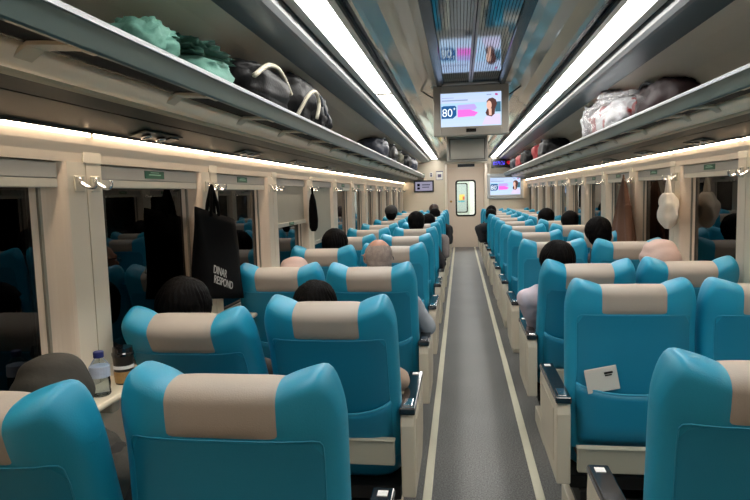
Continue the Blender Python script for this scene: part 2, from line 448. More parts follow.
# ------------------------------------------------------------------ luggage racks
for sg, nm in ((-1,'left'), (1,'right')):
    X = lambda v: sg*v
    t = empty('luggage_rack', (0,0,0)); tag(t, 'long overhead luggage rack with bright metal rail above the %s windows' % nm, 'luggage rack')
    m = MB(); m.sheet([(X(.866),1.884),(X(.865),1.889),(X(.870),1.894),(X(.880),1.893),(X(.884),1.886)], YB, YE-.02, .006*sg)
    m.build('front_rail', ALU, t, smooth=False)
    m = MB(); m.sheet([(X(.867),1.884),(X(.880),1.832),(X(.885),1.828),(X(.895),1.828)], YB, YE-.02, .006*sg); m.build('rail_fascia', FASCIA, t, smooth=False)
    m = MB(); m.sheet([(X(.895),1.838),(X(1.10),1.862),(X(1.365),1.872)], YB, YE-.02, .010*sg)
    for i in range(8): m.bx(X(.92+.055*i), X(.93+.055*i), YB, YE-.02, 1.875, 1.885)
    m.build('rack_shelf', SHELF, t)
    m = MB(); m.sheet([(X(1.018),1.848),(X(1.024),1.832),(X(1.040),1.808),(X(1.075),1.801)], YB, YE-.02, .006*sg); m.build('valance', mat('valance_ivory', (252,240,220), .4), t, smooth=True)
    m = MB(); m.sheet([(X(1.072),1.803),(X(1.078),1.794),(X(1.092),1.790),(X(1.10),1.795)], YB, YE-.02, .006*sg); m.build('valance_rail', mat('beige_rail', (190,180,155), .4), t)
    m = MB(); m.sheet([(X(1.098),1.795),(X(1.165),1.777)], YB, YE-.02, .006*sg); m.sheet([(X(1.172),1.776),(X(1.325),1.741)], YB, YE-.02, .006*sg)
    m.sheet([(X(1.318),1.742),(X(1.3215),1.738),(X(1.3225),1.731)], YB, YE-.02, .003*sg); m.cur = 1; m.sheet([(X(1.15),1.787),(X(1.18),1.781)], YB, YE-.02, .003*sg)  # first sheet: small lip added to keep the strip light off the panel
    m.build('service_panel', [RACKPAN, BLACKMT], t)
    bys = [-.8,-.15,.55,1.23,1.91,2.53,3.11,3.73,4.37] if sg < 0 else [.2,.9,1.55,2.25,2.85,3.19,3.88,4.57]
    while bys[-1] < YE-.9: bys.append(bys[-1]+.64)
    br = None
    for y in bys:
        if br is None:
            m = MB()
            m.sheet([(X(.888),1.829),(X(.93),1.834),(X(1.00),1.838),(X(1.04),1.812)], -.030, .030, .010*sg)
            m.bx(X(.888), X(.90), -.05, .05, 1.826, 1.838)
            br = m.build('rack_bracket', mat('beige_bracket', (222,208,184), .4), t, loc=(0,y,0), bevel=.002)
        else:
            b2 = br.copy(); C.objects.link(b2); b2.location = (0,y,0)
    # reading light panels
    proto = None
    ks = list(range(0, 12))
    for k in ks:
        y = (2.25 if sg < 0 else 3.70) + P*k - (P*2 if sg > 0 else P)
        if y > YE-.3: continue
        ang = sg*math.radians(13)
        if proto is None:
            r = empty('reading_light_panel'); 
            m = MB(); m.box((0,0,0), (.07,.30,.006)); m.build('panel_plate', mat('panel_plate_dark', (70,74,68), .3, metal=.4), r, bevel=.002)
            for yy in (-.09, .02):
                m = MB(); m.lathe([(.001,0),(.017,0),(.021,-.008),(.016,-.014),(.001,-.014)]); q = m.build('spot_lamp', CHROME, r, smooth=True, loc=(0,yy,-.003))
                m = MB(); m.lathe([(.001,0),(.011,0),(.001,-.004)]); m.build('lens', mat('lens_white', (220,220,205), .2), q, loc=(0,0,-.0145))
            m = MB(); m.box((0,.10,-.005), (.045,.075,.007)); m.build('call_button', BLACKPL, r, bevel=.002)
            proto = r
        else: r = copytree(proto)
        r.location = (sg*1.265, y, 1.7495); r.rotation_euler = (0, ang, 0)
        tag(r, '%s spot lamp panel from the camera under the %s luggage rack' % (ORD[k], nm), 'reading light', 'reading light panels under the %s rack' % nm)

# ------------------------------------------------------------------ blinds, hooks, tables
def window_rank(sg, a):
    ys = sorted(w[3] for w in WINS if w[0] == sg)
    vis = [y for y in ys if y > (.2 if sg < 0 else 1.5)]
    return vis.index(a) if a in vis else None
drops = {(-1,3): .36, (-1,4): .56, (-1,5): .0, (1,0): 0}
for sg, y0, y1, a in WINS:
    nm = 'left' if sg < 0 else 'right'
    rk = window_rank(sg, a)
    if rk is None: continue
    # rank of first visible: left window whose pillar starts at GL-P
    drop = {(-1,2): .0, (-1,3): .27, (-1,4): .48}.get((sg,rk), 0.)
    L = (y1-y0)/2+.03
    t = empty('window_blind', (sg*(WX+.025), (y0+y1)/2+.02, ZL1))
    st = 'lowered partway' if drop else 'rolled up'
    tag(t, 'aluminium window blind, %s, over the %s window from the camera on the %s wall' % (st, ORD[rk], nm), 'window blind', 'window blinds on the %s wall' % nm)
    m = MB(); m.box((0,0,-.030), (.032, 2*L, .052)); m.build('head_box', ALUB, t, bevel=.004)
    z = -.058-drop
    m = MB(); m.box((-sg*.004,0,z-.012), (.022, 2*L, .030)); br_ = m.build('bottom_bar', mat('bar_beige', (206,202,188), .4, metal=.2), t, bevel=.003)
    if drop:
        m = MB(); m.box((0,0,(z-.05)/2), (.003, 2*L-.01, -z-.05)); m.build('blind_fabric', mat('blind_fabric', (176,172,158), .7), t)
    m = MB(); m.box((-sg*.017,-.02 if drop else .0,(z-.012) if drop else -.028), (.002,.16 if not drop else .12,.032 if not drop else .024)); gl = m.build('green_label', GREEN, t)
    m = MB(); m.box((-sg*.0185,.0 if not drop else -.02,(z-.012) if drop else -.028), (.001,.10,.005)); m.box((-sg*.0185,0 if not drop else -.02,(z-.003) if drop else -.019), (.001,.07,.003)); m.build('label_print', mat('pale_green_print', (150,200,170), .5), gl)
def hook_pair():
    r = empty('coat_hook')
    m = MB(); m.box((0,0,0), (.008,.05,.055)); m.build('backplate', SEATPL, r, bevel=.004)
    m = MB(); m.tube([(-.004,0,.004),(-.03,0,-.012),(-.05,0,-.016),(-.06,0,-.004),(-.058,0,.010)], [.008,.007,.006,.006,.007]); m.build('hook', CHROME, r, smooth=True)
    m = MB(); m.lathe([(.001,0),(.006,0),(.004,.003),(.001,.003)]); q = m.build('screw', CHROME, r, loc=(-.004,0,.016)); q.rotation_euler = (0,-PI/2,0)
    return r
hp = None
for sg, (nm, g0) in sides.items():
    gs = [g for g in gutters(g0) if g > (.5 if sg < 0 else 1.9)]
    for i, g in enumerate(gs):
        for j, dy in enumerate((-.045, .045)):
            if hp is None: hp = hook_pair(); r = hp
            else: r = copytree(hp)
            r.location = (sg*(WX-.008), g+dy, 1.562)
            r.rotation_euler = (0,0, PI if sg < 0 else 0)
            tag(r, 'chrome coat hook on the %s side of the %s pillar from the camera, %s wall' % ('near' if j == 0 else 'far', ORD[i], nm), 'coat hook', 'coat hooks on the %s wall pillars' % nm)
tp = None
for sg, (nm, g0) in sides.items():
    gs = [g for g in gutters(g0) if g > (.5 if sg < 0 else 1.9)]
    for i, g in enumerate(gs[:9]):
        if tp is None:
            tp = empty('window_table')
            m = MB(); m.box((0,0,0), (.15,.46,.022)); m.build('table_top', mat('cream_table', (225,214,190), .3), tp, bevel=.009)
            m = MB(); m.box((.04,0,-.05), (.07,.05,.08)); m.build('table_bracket', SEATPL, tp, bevel=.01)
            r = tp
        else: r = copytree(tp)
        r.location = (sg*(WX-.076), g-.02, .857); r.rotation_euler = (0,0,0 if sg > 0 else PI)
        tag(r, 'small cream fold-out window table below the %s pillar from the camera on the %s wall' % (ORD[i], nm), 'table', 'window tables on the %s wall' % nm)

# ------------------------------------------------------------------ seats
W0 = .25
def halfw(z): return W0*(.965 + .035*sst(0,.22,z))
def ztop(x):
    a = abs(x)
    v = .668 + .027*max(0., min(1., (a-.11)/.098))
    if a > .208: v -= .105*((a-.208)/.042)**2.
    return v
XN = sorted(set([-1,-.985,-.95,-.90,-.84,-.76,-.66,-.57,-.48,-.36,-.24,-.12,0] + [.12,.24,.36,.48,.57,.66,.76,.84,.90,.95,.985,1]))
def surf(xn, zt, side, sink=0.):
    """xn -1..1, zt 0..1 straight part, 1..2 round over; side -1 rear, +1 front"""
    r = .040
    x_ = xn*W0
    zt_ = ztop(x_)
    if zt <= ZB: z = .623*zt; ph = 0
    elif zt <= 1: z = .623*ZB + (zt_-r-.623*ZB)*(zt-ZB)/(1-ZB); ph = 0
    else: ph = (zt-1)*PI/2; z = zt_-r + r*math.sin(ph)
    w = halfw(z)
    T = .118 - .015*z
    bol = .045*sst(.45,.85,abs(xn))*sst(.0,.15,z)*(1-.5*sst(.5,.7,z))
    yf = T+bol; yr = .012*abs(xn)**3 - .0
    # headrest thickens backwards/forwards
    yr -= .016*sst(.48,.60,z)
    yf += .010*sst(.46,.60,z)
    mid = (yf+yr)/2; h = max(0., 1-abs(xn)**4.5)**(1/3.2)
    half = (yf-yr)/2*h*math.cos(ph)**.7
    half = max(0, half-sink)
    x = xn*w*(1-.01*(1-math.cos(ph)))
    return Vector((x, mid+side*half, z-sink*.6*(zt > 1)))
ZB = .895   # straight-part fraction of the lower seam
def patch(mb, x0, x1, z0, z1, wrap=False, zlist=None):
    """closed-ring style patch from rear up over top to front"""
    xs = [x for x in XN if x0-1e-6 <= x <= x1+1e-6]
    zs = [z for z in zlist if z0-1e-6 <= z <= z1+1e-6]
    def path(xn):
        out = []
        for z in zs: out.append((xn, z, -1))
        if z1 >= 2:
            for z in reversed(zs[:-1]): out.append((xn, z, 1))
        return out
    rows = [path(x) for x in xs]
    grid = []
    for i, r in enumerate(rows):
        line = []
        for j, (xn, z, sd) in enumerate(r):
            edge = (i == 0 and x0 > -1) or (i == len(rows)-1 and x1 < 1) or (j == 0 and z0 > 0) or (j == len(r)-1 and z0 > 0 and z1 >= 2)
            line.append(surf(xn, z, sd, .005 if edge else 0))
        grid.append(line)
    n = len(grid[0]); vs = [v for l in grid for v in l]; fs = []
    for i in range(len(grid)-1):
        for j in range(n-1):
            fs.append((i*n+j, (i+1)*n+j, (i+1)*n+j+1, i*n+j+1))
    mb.add(vs, fs)
ZLIST = [0,.02,.06,.12,.2,.3,.4,.5,.6,.7,.79,.85,.895,.915,.94,.97,1,1.12,1.25,1.38,1.5,1.62,1.75,1.88,2]
def wpatch(name, m, parent, pieces):
    mb = MB()
    for p_ in pieces: patch(mb, *p_, zlist=ZLIST)
    o = mb.build(name, m, parent, smooth=True)
    bm = bmesh.new(); bm.from_mesh(o.data); bmesh.ops.remove_doubles(bm, verts=bm.verts, dist=.0006)
    bmesh.ops.recalc_face_normals(bm, faces=bm.faces); bm.to_mesh(o.data); bm.free()
    sb = o.modifiers.new('sub', 'SUBSURF'); sb.levels = 1; sb.render_levels = 1
    return o
def build_back(parent):
    zs = ZLIST; nx = len(XN)
    def isb(x, z): return (abs(abs(x)-.48) < 1e-6 and z >= ZB-1e-6) or (abs(z-ZB) < 1e-6 and abs(x) <= .48+1e-6)
    def P_(x, z, sd): return surf(x, z, sd, .005 if isb(x, z) else 0)
    blue, grey = MB(), MB()
    for sd in (-1, 1):
        for i in range(nx-1):
            for j in range(len(zs)-1):
                x0, x1, z0, z1 = XN[i], XN[i+1], zs[j], zs[j+1]
                q = [P_(x0,z0,sd), P_(x1,z0,sd), P_(x1,z1,sd), P_(x0,z1,sd)]
                tgt = grey if (max(abs(x0),abs(x1)) <= .48+1e-6 and z0 >= ZB-1e-6) else blue
                tgt.add(q, [(0,1,2,3)])
    for i in range(nx-1):
        blue.add([surf(XN[i],0,-1), surf(XN[i+1],0,-1), surf(XN[i+1],0,1), surf(XN[i],0,1)], [(0,1,2,3)])
    def fin(mb, name, m, par, loc=None):
        o = mb.build(name, m, par, smooth=True, loc=loc, recalc=False)
        bm = bmesh.new(); bm.from_mesh(o.data); bmesh.ops.remove_doubles(bm, verts=bm.verts, dist=.0004)
        bmesh.ops.dissolve_degenerate(bm, edges=bm.edges, dist=1e-5)
        bmesh.ops.recalc_face_normals(bm, faces=bm.faces); bm.to_mesh(o.data); bm.free()
        for p_ in o.data.polygons: p_.use_smooth = True
        sb = o.modifiers.new('sub', 'SUBSURF'); sb.levels = 1; sb.render_levels = 1
        return o
    bk = fin(blue, 'backrest', BLUE, parent, (0,0,.45))
    h = fin(grey, 'headrest_panel', GREY, bk); h['label'] = 'grey leather centre panel of the headrest'
    # rear panel with rounded top corners, standing slightly proud
    mb = MB(); vs, fs = [], []; NX, NZ = 24, 16
    for i in range(NX+1):
        u = -1+2*i/NX
        for j in range(NZ+1):
            t_ = j/NZ
            wd = .84*(1 - .10*max(0,(t_-.93)/.07)**2)
            xn = wd*u; zt = .01+(ZB-.012-.01)*t_
            e_ = max(abs(u), abs(2*t_-1))
            q = surf(xn, zt, -1); vs.append(q+Vector((0,-.0055+.0035*max(0,(e_-.9)/.1)**2,0)))
    for i in range(NX):
        for j in range(NZ): fs.append((i*(NZ+1)+j,(i+1)*(NZ+1)+j,(i+1)*(NZ+1)+j+1,i*(NZ+1)+j+1))
    mb.add(vs, fs); mb.build('rear_panel', BLUE_SHADED, bk, smooth=True, recalc=False)
    # piping on the rear
    pts = []
    for i in range(8): 
        pts.append(surf(-.845, .45+(ZB-.04-.45)*i/7., -1))
    for x in [-.84,-.82] + [-.76+.08*i for i in range(20)] + [.82,.84]:
        pts.append(surf(x, ZB-.006-(.02 if abs(x) > .83 else (.007 if abs(x) > .81 else 0)), -1))
    for i in range(8): pts.append(surf(.845, ZB-.04-(ZB-.04-.45)*i/7., -1))
    pts = [p_ + Vector((0,-.0005,0)) for p_ in pts]
    mb = MB(); mb.tube(pts, .0017, 6); mb.build('piping', SEAM, bk, smooth=True)
    # pocket
    mb = MB(); nx, nz = 16, 8
    vs, fs = [], []
    for i in range(nx+1):
        xn = -.86+1.72*i/nx
        for j in range(nz+1):
            zt0 = .055; z1 = .385 + .055*abs(xn/.86)**2.4
            z = zt0+(z1-zt0)*j/nz
            q = surf(xn, z, -1)
            off = .006 + .017*sst(0,.25,j/nz)*(1-abs(xn/.86)**6)
            vs.append(q+Vector((0,-off,0)))
    n = nz+1
    for i in range(nx):
        for j in range(nz): fs.append((i*n+j,(i+1)*n+j,(i+1)*n+j+1,i*n+j+1))
    mb.add(vs, fs); po = mb.build('seat_pocket', BLUE_SHADED, bk, smooth=True)
    so = po.modifiers.new('sol','SOLIDIFY'); so.thickness = .004; so.offset = 1
    mb = MB(); mb.tube([vs[i*n+nz] for i in range(nx+1)], .005, 8); mb.build('pocket_rim', SEAM, po, smooth=True)
    mb = MB(); mb.tube([surf(-.86+1.72*i/nx, .06, -1)+Vector((0,-.004,0)) for i in range(nx+1)], .006, 8); mb.build('pocket_hem', BLUE, po, smooth=True)
    return bk
def build_seat():
    r = empty('train_seat')
    build_back(r)
    # cushion
    mb = MB(); n = 24
    rings = []
    for (dz, k) in ((-.0,.9),(.02,.98),(.05,1),(.09,1),(.115,.96),(.125,.86)):
        ring = []
        for i in range(n):
            a = 2*PI*i/n; ca, sa = math.cos(a), math.sin(a)
            ring.append((.235*k*math.copysign(abs(ca)**.4, ca), .33+.24*k*math.copysign(abs(sa)**.4, sa), .335+dz + (.012*abs(ca)**4 if dz > .08 else 0)))
        rings.append(ring)
    mb.ring_loft(rings); mb.build('seat_cushion', BLUE, r, smooth=True)
    mb = MB(); mb.bx(-.235,.235,.03,.53,.28,.335); mb.bx(-.20,-.16,.0,.5,.2,.28); mb.bx(.16,.20,.0,.5,.2,.28)
    mb.build('seat_frame', BLACKMT, r, bevel=.004)
    mb = MB(); mb.bx(-.17,.17,.12,.42,.0,.20)
    mb.cur = 1
    mb.bx(-.20,.20,.06,.46,.0,.10)
    for i in range(6): mb.bx(-.195,.195,.052,.06,.012+.014*i,.019+.014*i)
    mb.build('pedestal', [DARKMETAL, SEATPL], r, bevel=.004)
    mb = MB(); mb.bx(-.225,.225,-.075,-.05,.0,.095); mb.bx(-.228,.228,-.08,-.045,.093,.102)
    fo = mb.build('footrest', mat('footrest_grey', (170,168,152), .4), r, bevel=.004, loc=(0,0,.395))
    for s_ in (-1,1):
        mb = MB(); mb.bx(s_*.20-.008, s_*.20+.008, -.05, .10, .02, .045); mb.build('footrest_arm', DARKMETAL, fo)
    return r
def build_console(parent, side):
    """side +1: aisle side is +x"""
    s_ = side
    mb = MB()
    o_, i_ = .302, .248
    prof = [(-.055,.335),(-.06,.62),(-.045,.672),(.43,.672),(.445,.60),(.43,.42),(.33,.335)]
    mb.ring_loft([[(s_*x, y, z) for y, z in prof] for x in (i_, o_)])
    a = mb.build('console', SEATPL, parent, bevel=.006)
    mb = MB(); mb.ring_loft([[(s_*x, y, z) for y, z in [(-.062,.665),(-.055,.690),(.42,.690),(.44,.675),(.43,.664)]] for x in (i_-.003, o_+.003)])
    t = mb.build('armrest_top', BLACKPL, a, bevel=.004)
    mb = MB(); mb.bx(s_*.262, s_*.290, .372, .40, .689, .6925); mb.build('white_label', WHITE, a)
    mb = MB(); mb.bx(s_*.258, s_*.292, -.03, .05, .6885, .6925); mb.build('ashtray_lid', CHROME, a, bevel=.002)
    mb = MB(); mb.bx(s_*(o_-.001), s_*(o_+.002), .02, .36, .40, .62); mb.build('side_panel', mat('ivory_panel', (196,188,170), .4), a, bevel=.002)
    return a
base = build_seat()
protos = {}
def seat_proto(side, pos):
    """side: -1 left, 1 right; pos aisle/window"""
    return protos.get((side, pos))
YL0, YR0 = 1.22, 1.38
rec = {(-1,'A'):[1.5,17,16.5,5,9,0,6,0,9,4,12,0], (-1,'W'):[14,26,15.5,12.5,6,0,10,3,8,0,6,10],
       (1,'A'):[5.5,-1,20.5,3.5,3.5,0,0,4,0,6,0,3], (1,'W'):[6,0,18.5,10.5,13.5,6.5,9,0,5,8,0,6]}
seats = {}
for side in (-1, 1):
    y0 = YL0 if side < 0 else YR0
    for pos in ('A','W'):
        first = None
        for k in range(12):
            x = side*(.575 if pos == 'A' else 1.085)
            if first is None:
                if side == -1 and pos == 'A': r = base
                else:
                    r = copytree(base)
                    for ch in list(r.children):
                        if ch.name.startswith('console'):
                            for q in list(ch.children): bpy.data.objects.remove(q)
                            bpy.data.objects.remove(ch)
                first = r
                if pos == 'A': build_console(r, -side)
                if side == -1 and pos == 'A': pass
            else: r = copytree(first)
            if side < 0 and k == 0: x += -.010 if pos == 'A' else .0
            r.location = (x, y0+P*k-(.06 if side < 0 and k == 0 else (.03 if k == 0 else 0)), 0)
            for ch in r.children:
                if ch.name.startswith('backrest'):
                    ch.rotation_euler = (math.radians(rec[(side,pos)][k]), 0, 0)
                if ch.name.startswith('footrest') and side == -1 and pos == 'A' and k == 1: ch.location.z = .47
            nm = 'left' if side < 0 else 'right'
            tilt = 'reclined' if rec[(side,pos)][k] > 9 else 'upright'
            tag(r, '%s blue seat, %s place of the %s row from camera, %s of the aisle' % (tilt, 'aisle' if pos == 'A' else 'window', ORD[k], nm), 'seat', 'blue train seats on the %s side of the aisle' % nm)
            seats[(side,pos,k)] = r

# ------------------------------------------------------------------ monitors and signs
def screen_ad(parent, w, h, y, k=1.0, small=False):
    """flat advertisement picture on a screen lying in the xz plane, facing -y"""
    e = lambda n, rgb, s=1.0: emitmat('ad_'+n, rgb, s*1.15)
    m = MB(); N = 10
    mm = [e('bg%d' % i, (205-4*i+ (i>6)*25, 224-1*i, 250)) for i in range(N)]
    for i in range(N):
        m.cur = i; z0 = -h/2+h*i/N; m.bx(-w/2, w/2, y, y+.003, z0, z0+h/N)
    pic = m.build('screen', mm, parent)
    X = lambda u: (u-.5)*w
    Z = lambda v: (.5-v)*h
    def poly(name, pts, mt, dy=.0008):
        m = MB(); n = len(pts)
        m.ring_loft([[(X(a), y-dy, Z(b)) for a, b in pts], [(X(a), y-dy+.0006, Z(b)) for a, b in pts]])
        return m.build(name, mt, pic)
    poly('ad_badge', [(.01,.40),(.05,.37),(.24,.37),(.26,.42),(.26,.66),(.20,.75),(.01,.75)], e('navy', (38,92,150)))
    poly('ad_block', [(.28,.36),(.56,.34),(.60,.46),(.56,.52),(.28,.52)], e('lilac', (196,170,240)), .0008)
    poly('ad_block', [(.28,.50),(.48,.50),(.62,.60),(.56,.70),(.28,.72)], e('pink', (250,120,225)), .0010)
    poly('ad_line', [(.02,.20),(.45,.20),(.45,.235),(.02,.235)], e('greyline', (150,165,200)))
    poly('ad_line', [(.02,.13),(.22,.13),(.22,.145),(.02,.145)], e('greyline', (150,165,200)))
    poly('ad_line', [(.76,.07),(.84,.07),(.84,.10),(.76,.10)], e('greyline', (150,165,200)))
    poly('ad_emblem', [(.90,.05),(.94,.06),(.945,.12),(.90,.11)], e('magenta', (190,70,140)))
    poly('ad_backdrop', [(.90,.30),(.99,.30),(.99,.60),(.90,.60)], e('tealdark', (70,110,130)), .0009)
    # woman: hair, face, shoulders
    def ellp(cx, cy, rx, ry, n=20, rot=0): return [(cx+rx*math.cos(2*PI*i/n), cy+ry*math.sin(2*PI*i/n)) for i in range(n)]
    poly('ad_person_shirt', [(.68,.97),(.74,.74),(.80,.68),(.88,.66),(.98,.66),(.99,.97)], e('shirt', (226,214,244)), .0012)
    poly('ad_person_hair', [(.76,.28),(.80,.20),(.86,.18),(.91,.24),(.93,.36),(.90,.50),(.89,.66),(.84,.74),(.76,.70),(.74,.62),(.77,.5)], e('hair', (92,62,58)), .0016)
    poly('ad_person_face', ellp(.80,.40,.042,.13), e('face', (240,190,170)), .0020)
    poly('ad_person_neck', [(.79,.50),(.84,.50),(.84,.70),(.80,.70)], e('face', (240,190,170)), .0018)
    textmesh('ad_number', '80', h*.34, e('white', (240,250,255), 1.15), pic, (X(.02), y-.0014, Z(.69)), (PI/2,0,0), .0003, sx=.95)
    textmesh('ad_plus', '+', h*.16, e('white', (240,250,255), 1.15), pic, (X(.20), y-.0014, Z(.52)), (PI/2,0,0), .0003)
    return pic
t = empty('overhead_monitor', (.0, 4.70, 2.125))
tag(t, 'overhead monitor showing a pink and blue 80+ advertisement, hung from the ceiling', 'monitor')
m = MB()
FB = mat('monitor_bezel_beige', (176,170,160), .35, metal=.2)
w2, h2 = .285, .18
m.bx(-w2, -.228, 0, .07, -h2-.015, h2); m.bx(.228, w2, 0, .07, -h2-.015, h2); m.bx(-.228, .228, 0, .07, .125, h2); m.bx(-.228, .228, 0, .07, -h2-.015, -.128)
m.bx(-.27, .27, .02, .09, -.19, .17)
m.build('bezel', FB, t, bevel=.006)
screen_ad(t, .456, .252, .012)
m = MB(); m.box((0,-.003,-.158), (.075,.008,.026)); m.build('sensor_window', BLACKPL, t, bevel=.002)
m = MB(); m.bx(-.31,.31,-.03,.10,.182,.20); m.bx(-.30,.30,.0,.09,.20,.235); m.build('ceiling_mount', ALUB, t, bevel=.006)
m = MB()
for s_ in (-1,1): m.tube([(s_*.285,.03,.10),(s_*.33,.05,.13),(s_*.38,.05,.165)], .006, 6)
m.build('mount_strut', DARKMETAL, t)
# second monitor housing further down the car
t = empty('overhead_monitor', (.015, 8.6, 2.10))
tag(t, 'beige overhead monitor housing with its screen off, hanging farther down the aisle', 'monitor')
m = MB(); m.bx(-.285,.285,0,.08,-.175,.19); m.build('housing', FB, t, bevel=.01)
m = MB(); m.bx(-.23,.23,-.008,0,-.135,.125); m.build('screen', mat('housing_panel', (196,190,178), .3), t, bevel=.004)
m = MB(); m.bx(-.31,.31,-.03,.10,.19,.235); m.build('ceiling_mount', DARKMETAL, t, bevel=.006)
m = MB(); m.bx(-.245,-.238,-.011,-.006,-.15,.14); m.bx(.238,.245,-.011,-.006,-.15,.14); m.bx(-.245,.245,-.011,-.006,.135,.142); m.bx(-.245,.245,-.011,-.006,-.15,-.143)
m.build('panel_edge', DARKMETAL, t)
# wall monitor on the partition
t = empty('wall_monitor', (.893, YE-.06, 1.605))
tag(t, 'silver wall monitor with pale blue advertisement, right of the end door', 'monitor')
m = MB(); m.bx(-.39,-.325,0,.06,-.275,.275); m.bx(.325,.39,0,.06,-.275,.275); m.bx(-.325,.325,0,.06,.185,.275); m.bx(-.325,.325,0,.06,-.275,-.195); m.bx(-.38,.38,.02,.06,-.26,.26)
m.build('bezel', mat('silver_bezel', (190,192,192), .35, metal=.3), t, bevel=.008)
screen_ad(t, .65, .38, .012)
# display at left
t = empty('information_display', (-.897, YE-.03, 1.65)); tag(t, 'small black framed information display on the partition left of the door', 'display')
m = MB(); m.bx(-.225,.225,0,.03,-.13,-.10); m.bx(-.225,.225,0,.03,.10,.13); m.bx(-.225,-.19,0,.03,-.10,.10); m.bx(.19,.225,0,.03,-.10,.10); m.build('frame', BLACKPL, t, bevel=.004)
m = MB(); m.bx(-.19,.19,.008,.02,-.10,.10); sc = m.build('screen', emitmat('info_glow', (176,172,196), .75), t)
m = MB(); m.bx(-.15,-.09,.004,.009,.0,.06); m.bx(-.15,-.09,.004,.009,-.07,-.02); m.cur = 1; m.bx(-.04,.14,.004,.009,.02,.045); m.bx(-.04,.12,.004,.009,-.03,-.01)
m.build('screen_text', [emitmat('info_dark', (40,40,55), .3), emitmat('info_grey', (110,108,130), .5)], sc)
def notice(name, label, x, z, w, h, cols, rows):
    t = empty(name, (x, YE-.004, z)); tag(t, label, 'notice')
    m = MB(); m.bx(-w/2, w/2, 0, .004, -h/2, h/2); m.build('sheet', mat('paper_white', (228,224,216), .6), t)
    m = MB()
    for (u0,u1,v0,v1) in rows: m.bx(-w/2+u0*w, -w/2+u1*w, -.001, 0, h/2-v1*h, h/2-v0*h)
    m.build('print', mat(*cols), t)
notice('wall_notice', 'small white notice with dark header beside the left edge of the door', -.545, 1.88, .155, .20, ('notice_violet', (100,92,120), .6), [(0,1,0,.1),(0,.04,0,1),(.96,1,0,1),(0,1,.95,1),(.25,.75,.35,.7)])
notice('wall_notice', 'narrow dark pictogram notice left of the white notice on the partition', -.73, 1.90, .07, .10, ('notice_dark', (90,84,110), .6), [(.2,.8,.1,.4),(.2,.8,.5,.9)])
notice('wall_notice', 'green exit sticker above the small information display', -.93, 1.915, .10, .045, ('sticker_green', (30,110,60), .5), [(.0,1,.0,1)])
notice('wall_notice', 'dark sticker above the left end of the information display', -1.10, 1.925, .08, .06, ('sticker_dark', (50,60,45), .5), [(.0,1,.0,1)])
t = empty('led_sign', (.885, 13.3, 2.10)); tag(t, 'black scrolling sign with blue and red lights above the wall monitor', 'sign')
m = MB(); m.bx(-.30,.30,0,.10,-.10,.10); m.build('sign_case', BLACKPL, t, bevel=.01)
dots = MB(); random.seed(3)
for i in range(34):
    for j in range(5):
        if random.random() < .62:
            dots.cur = 0 if i < 17 else 1
            if 16 <= i <= 18: continue
            dots.box((-.255+.0152*i, -.002, -.032+.0155*j), (.011,.004,.011))
tag(dots.build('led_dots', [emitmat('led_blue', (90,80,255), 2.), emitmat('led_red', (235,30,50), 1.6)], t), kind='stuff')

# ------------------------------------------------------------------ window-side items
t = empty('water_bottle', (-1.268, 1.775, .868)); tag(t, 'clear plastic water bottle with dark blue cap on the window table', 'bottle'); t.scale = (1,1,.80)
m = MB(); m.lathe([(.002,0),(.029,.001),(.032,.008),(.030,.03),(.032,.05),(.030,.075),(.032,.10),(.030,.125),(.018,.148),(.013,.155),(.013,.163)], seg=24)
m.build('bottle_body', glassmat('bottle_plastic', (.80,.86,.90), .05, 1.25), t, smooth=True)
m = MB(); m.lathe([(.001,.004),(.029,.006),(.028,.10),(.001,.10)], seg=24); m.build('water', glassmat('water', (.90,.93,.95), 0, 1.33), t, smooth=True)
m = MB(); m.lathe([(.001,.158),(.016,.158),(.0165,.180),(.014,.183),(.001,.183)], seg=24); m.build('bottle_cap', mat('blue_cap', (34,44,110), .4), t)
m = MB(); m.lathe([(.0315,.078),(.0325,.08),(.0325,.122),(.0315,.124)], seg=24); m.build('bottle_label', mat('bottle_label', (178,192,214), .4, var=.3, vscale=40), t)
t = empty('drink_cup', (-1.262, 1.905, .868)); tag(t, 'coffee cup with black lid and tan sleeve on the window table beside the bottle', 'cup')
m = MB(); m.lathe([(.002,0),(.029,0),(.035,.10),(.002,.10)], seg=24); m.build('cup_body', mat('cup_dark', (40,34,30), .4), t, smooth=False)
m = MB(); m.lathe([(.002,.10),(.037,.10),(.037,.108),(.034,.112),(.033,.128),(.002,.128)], seg=24); m.build('cup_lid', BLACKPL, t)
m = MB(); m.lathe([(.0305,.006),(.0312,.006),(.0335,.045),(.0325,.045)], seg=24); m.build('cup_sleeve', mat('cup_tan', (170,132,80), .5, var=.35, vscale=60), t)
m = MB(); m.lathe([(.0335,.055),(.0345,.055),(.0352,.066),(.034,.066)], seg=24); m.build('cup_band', WHITE, t)

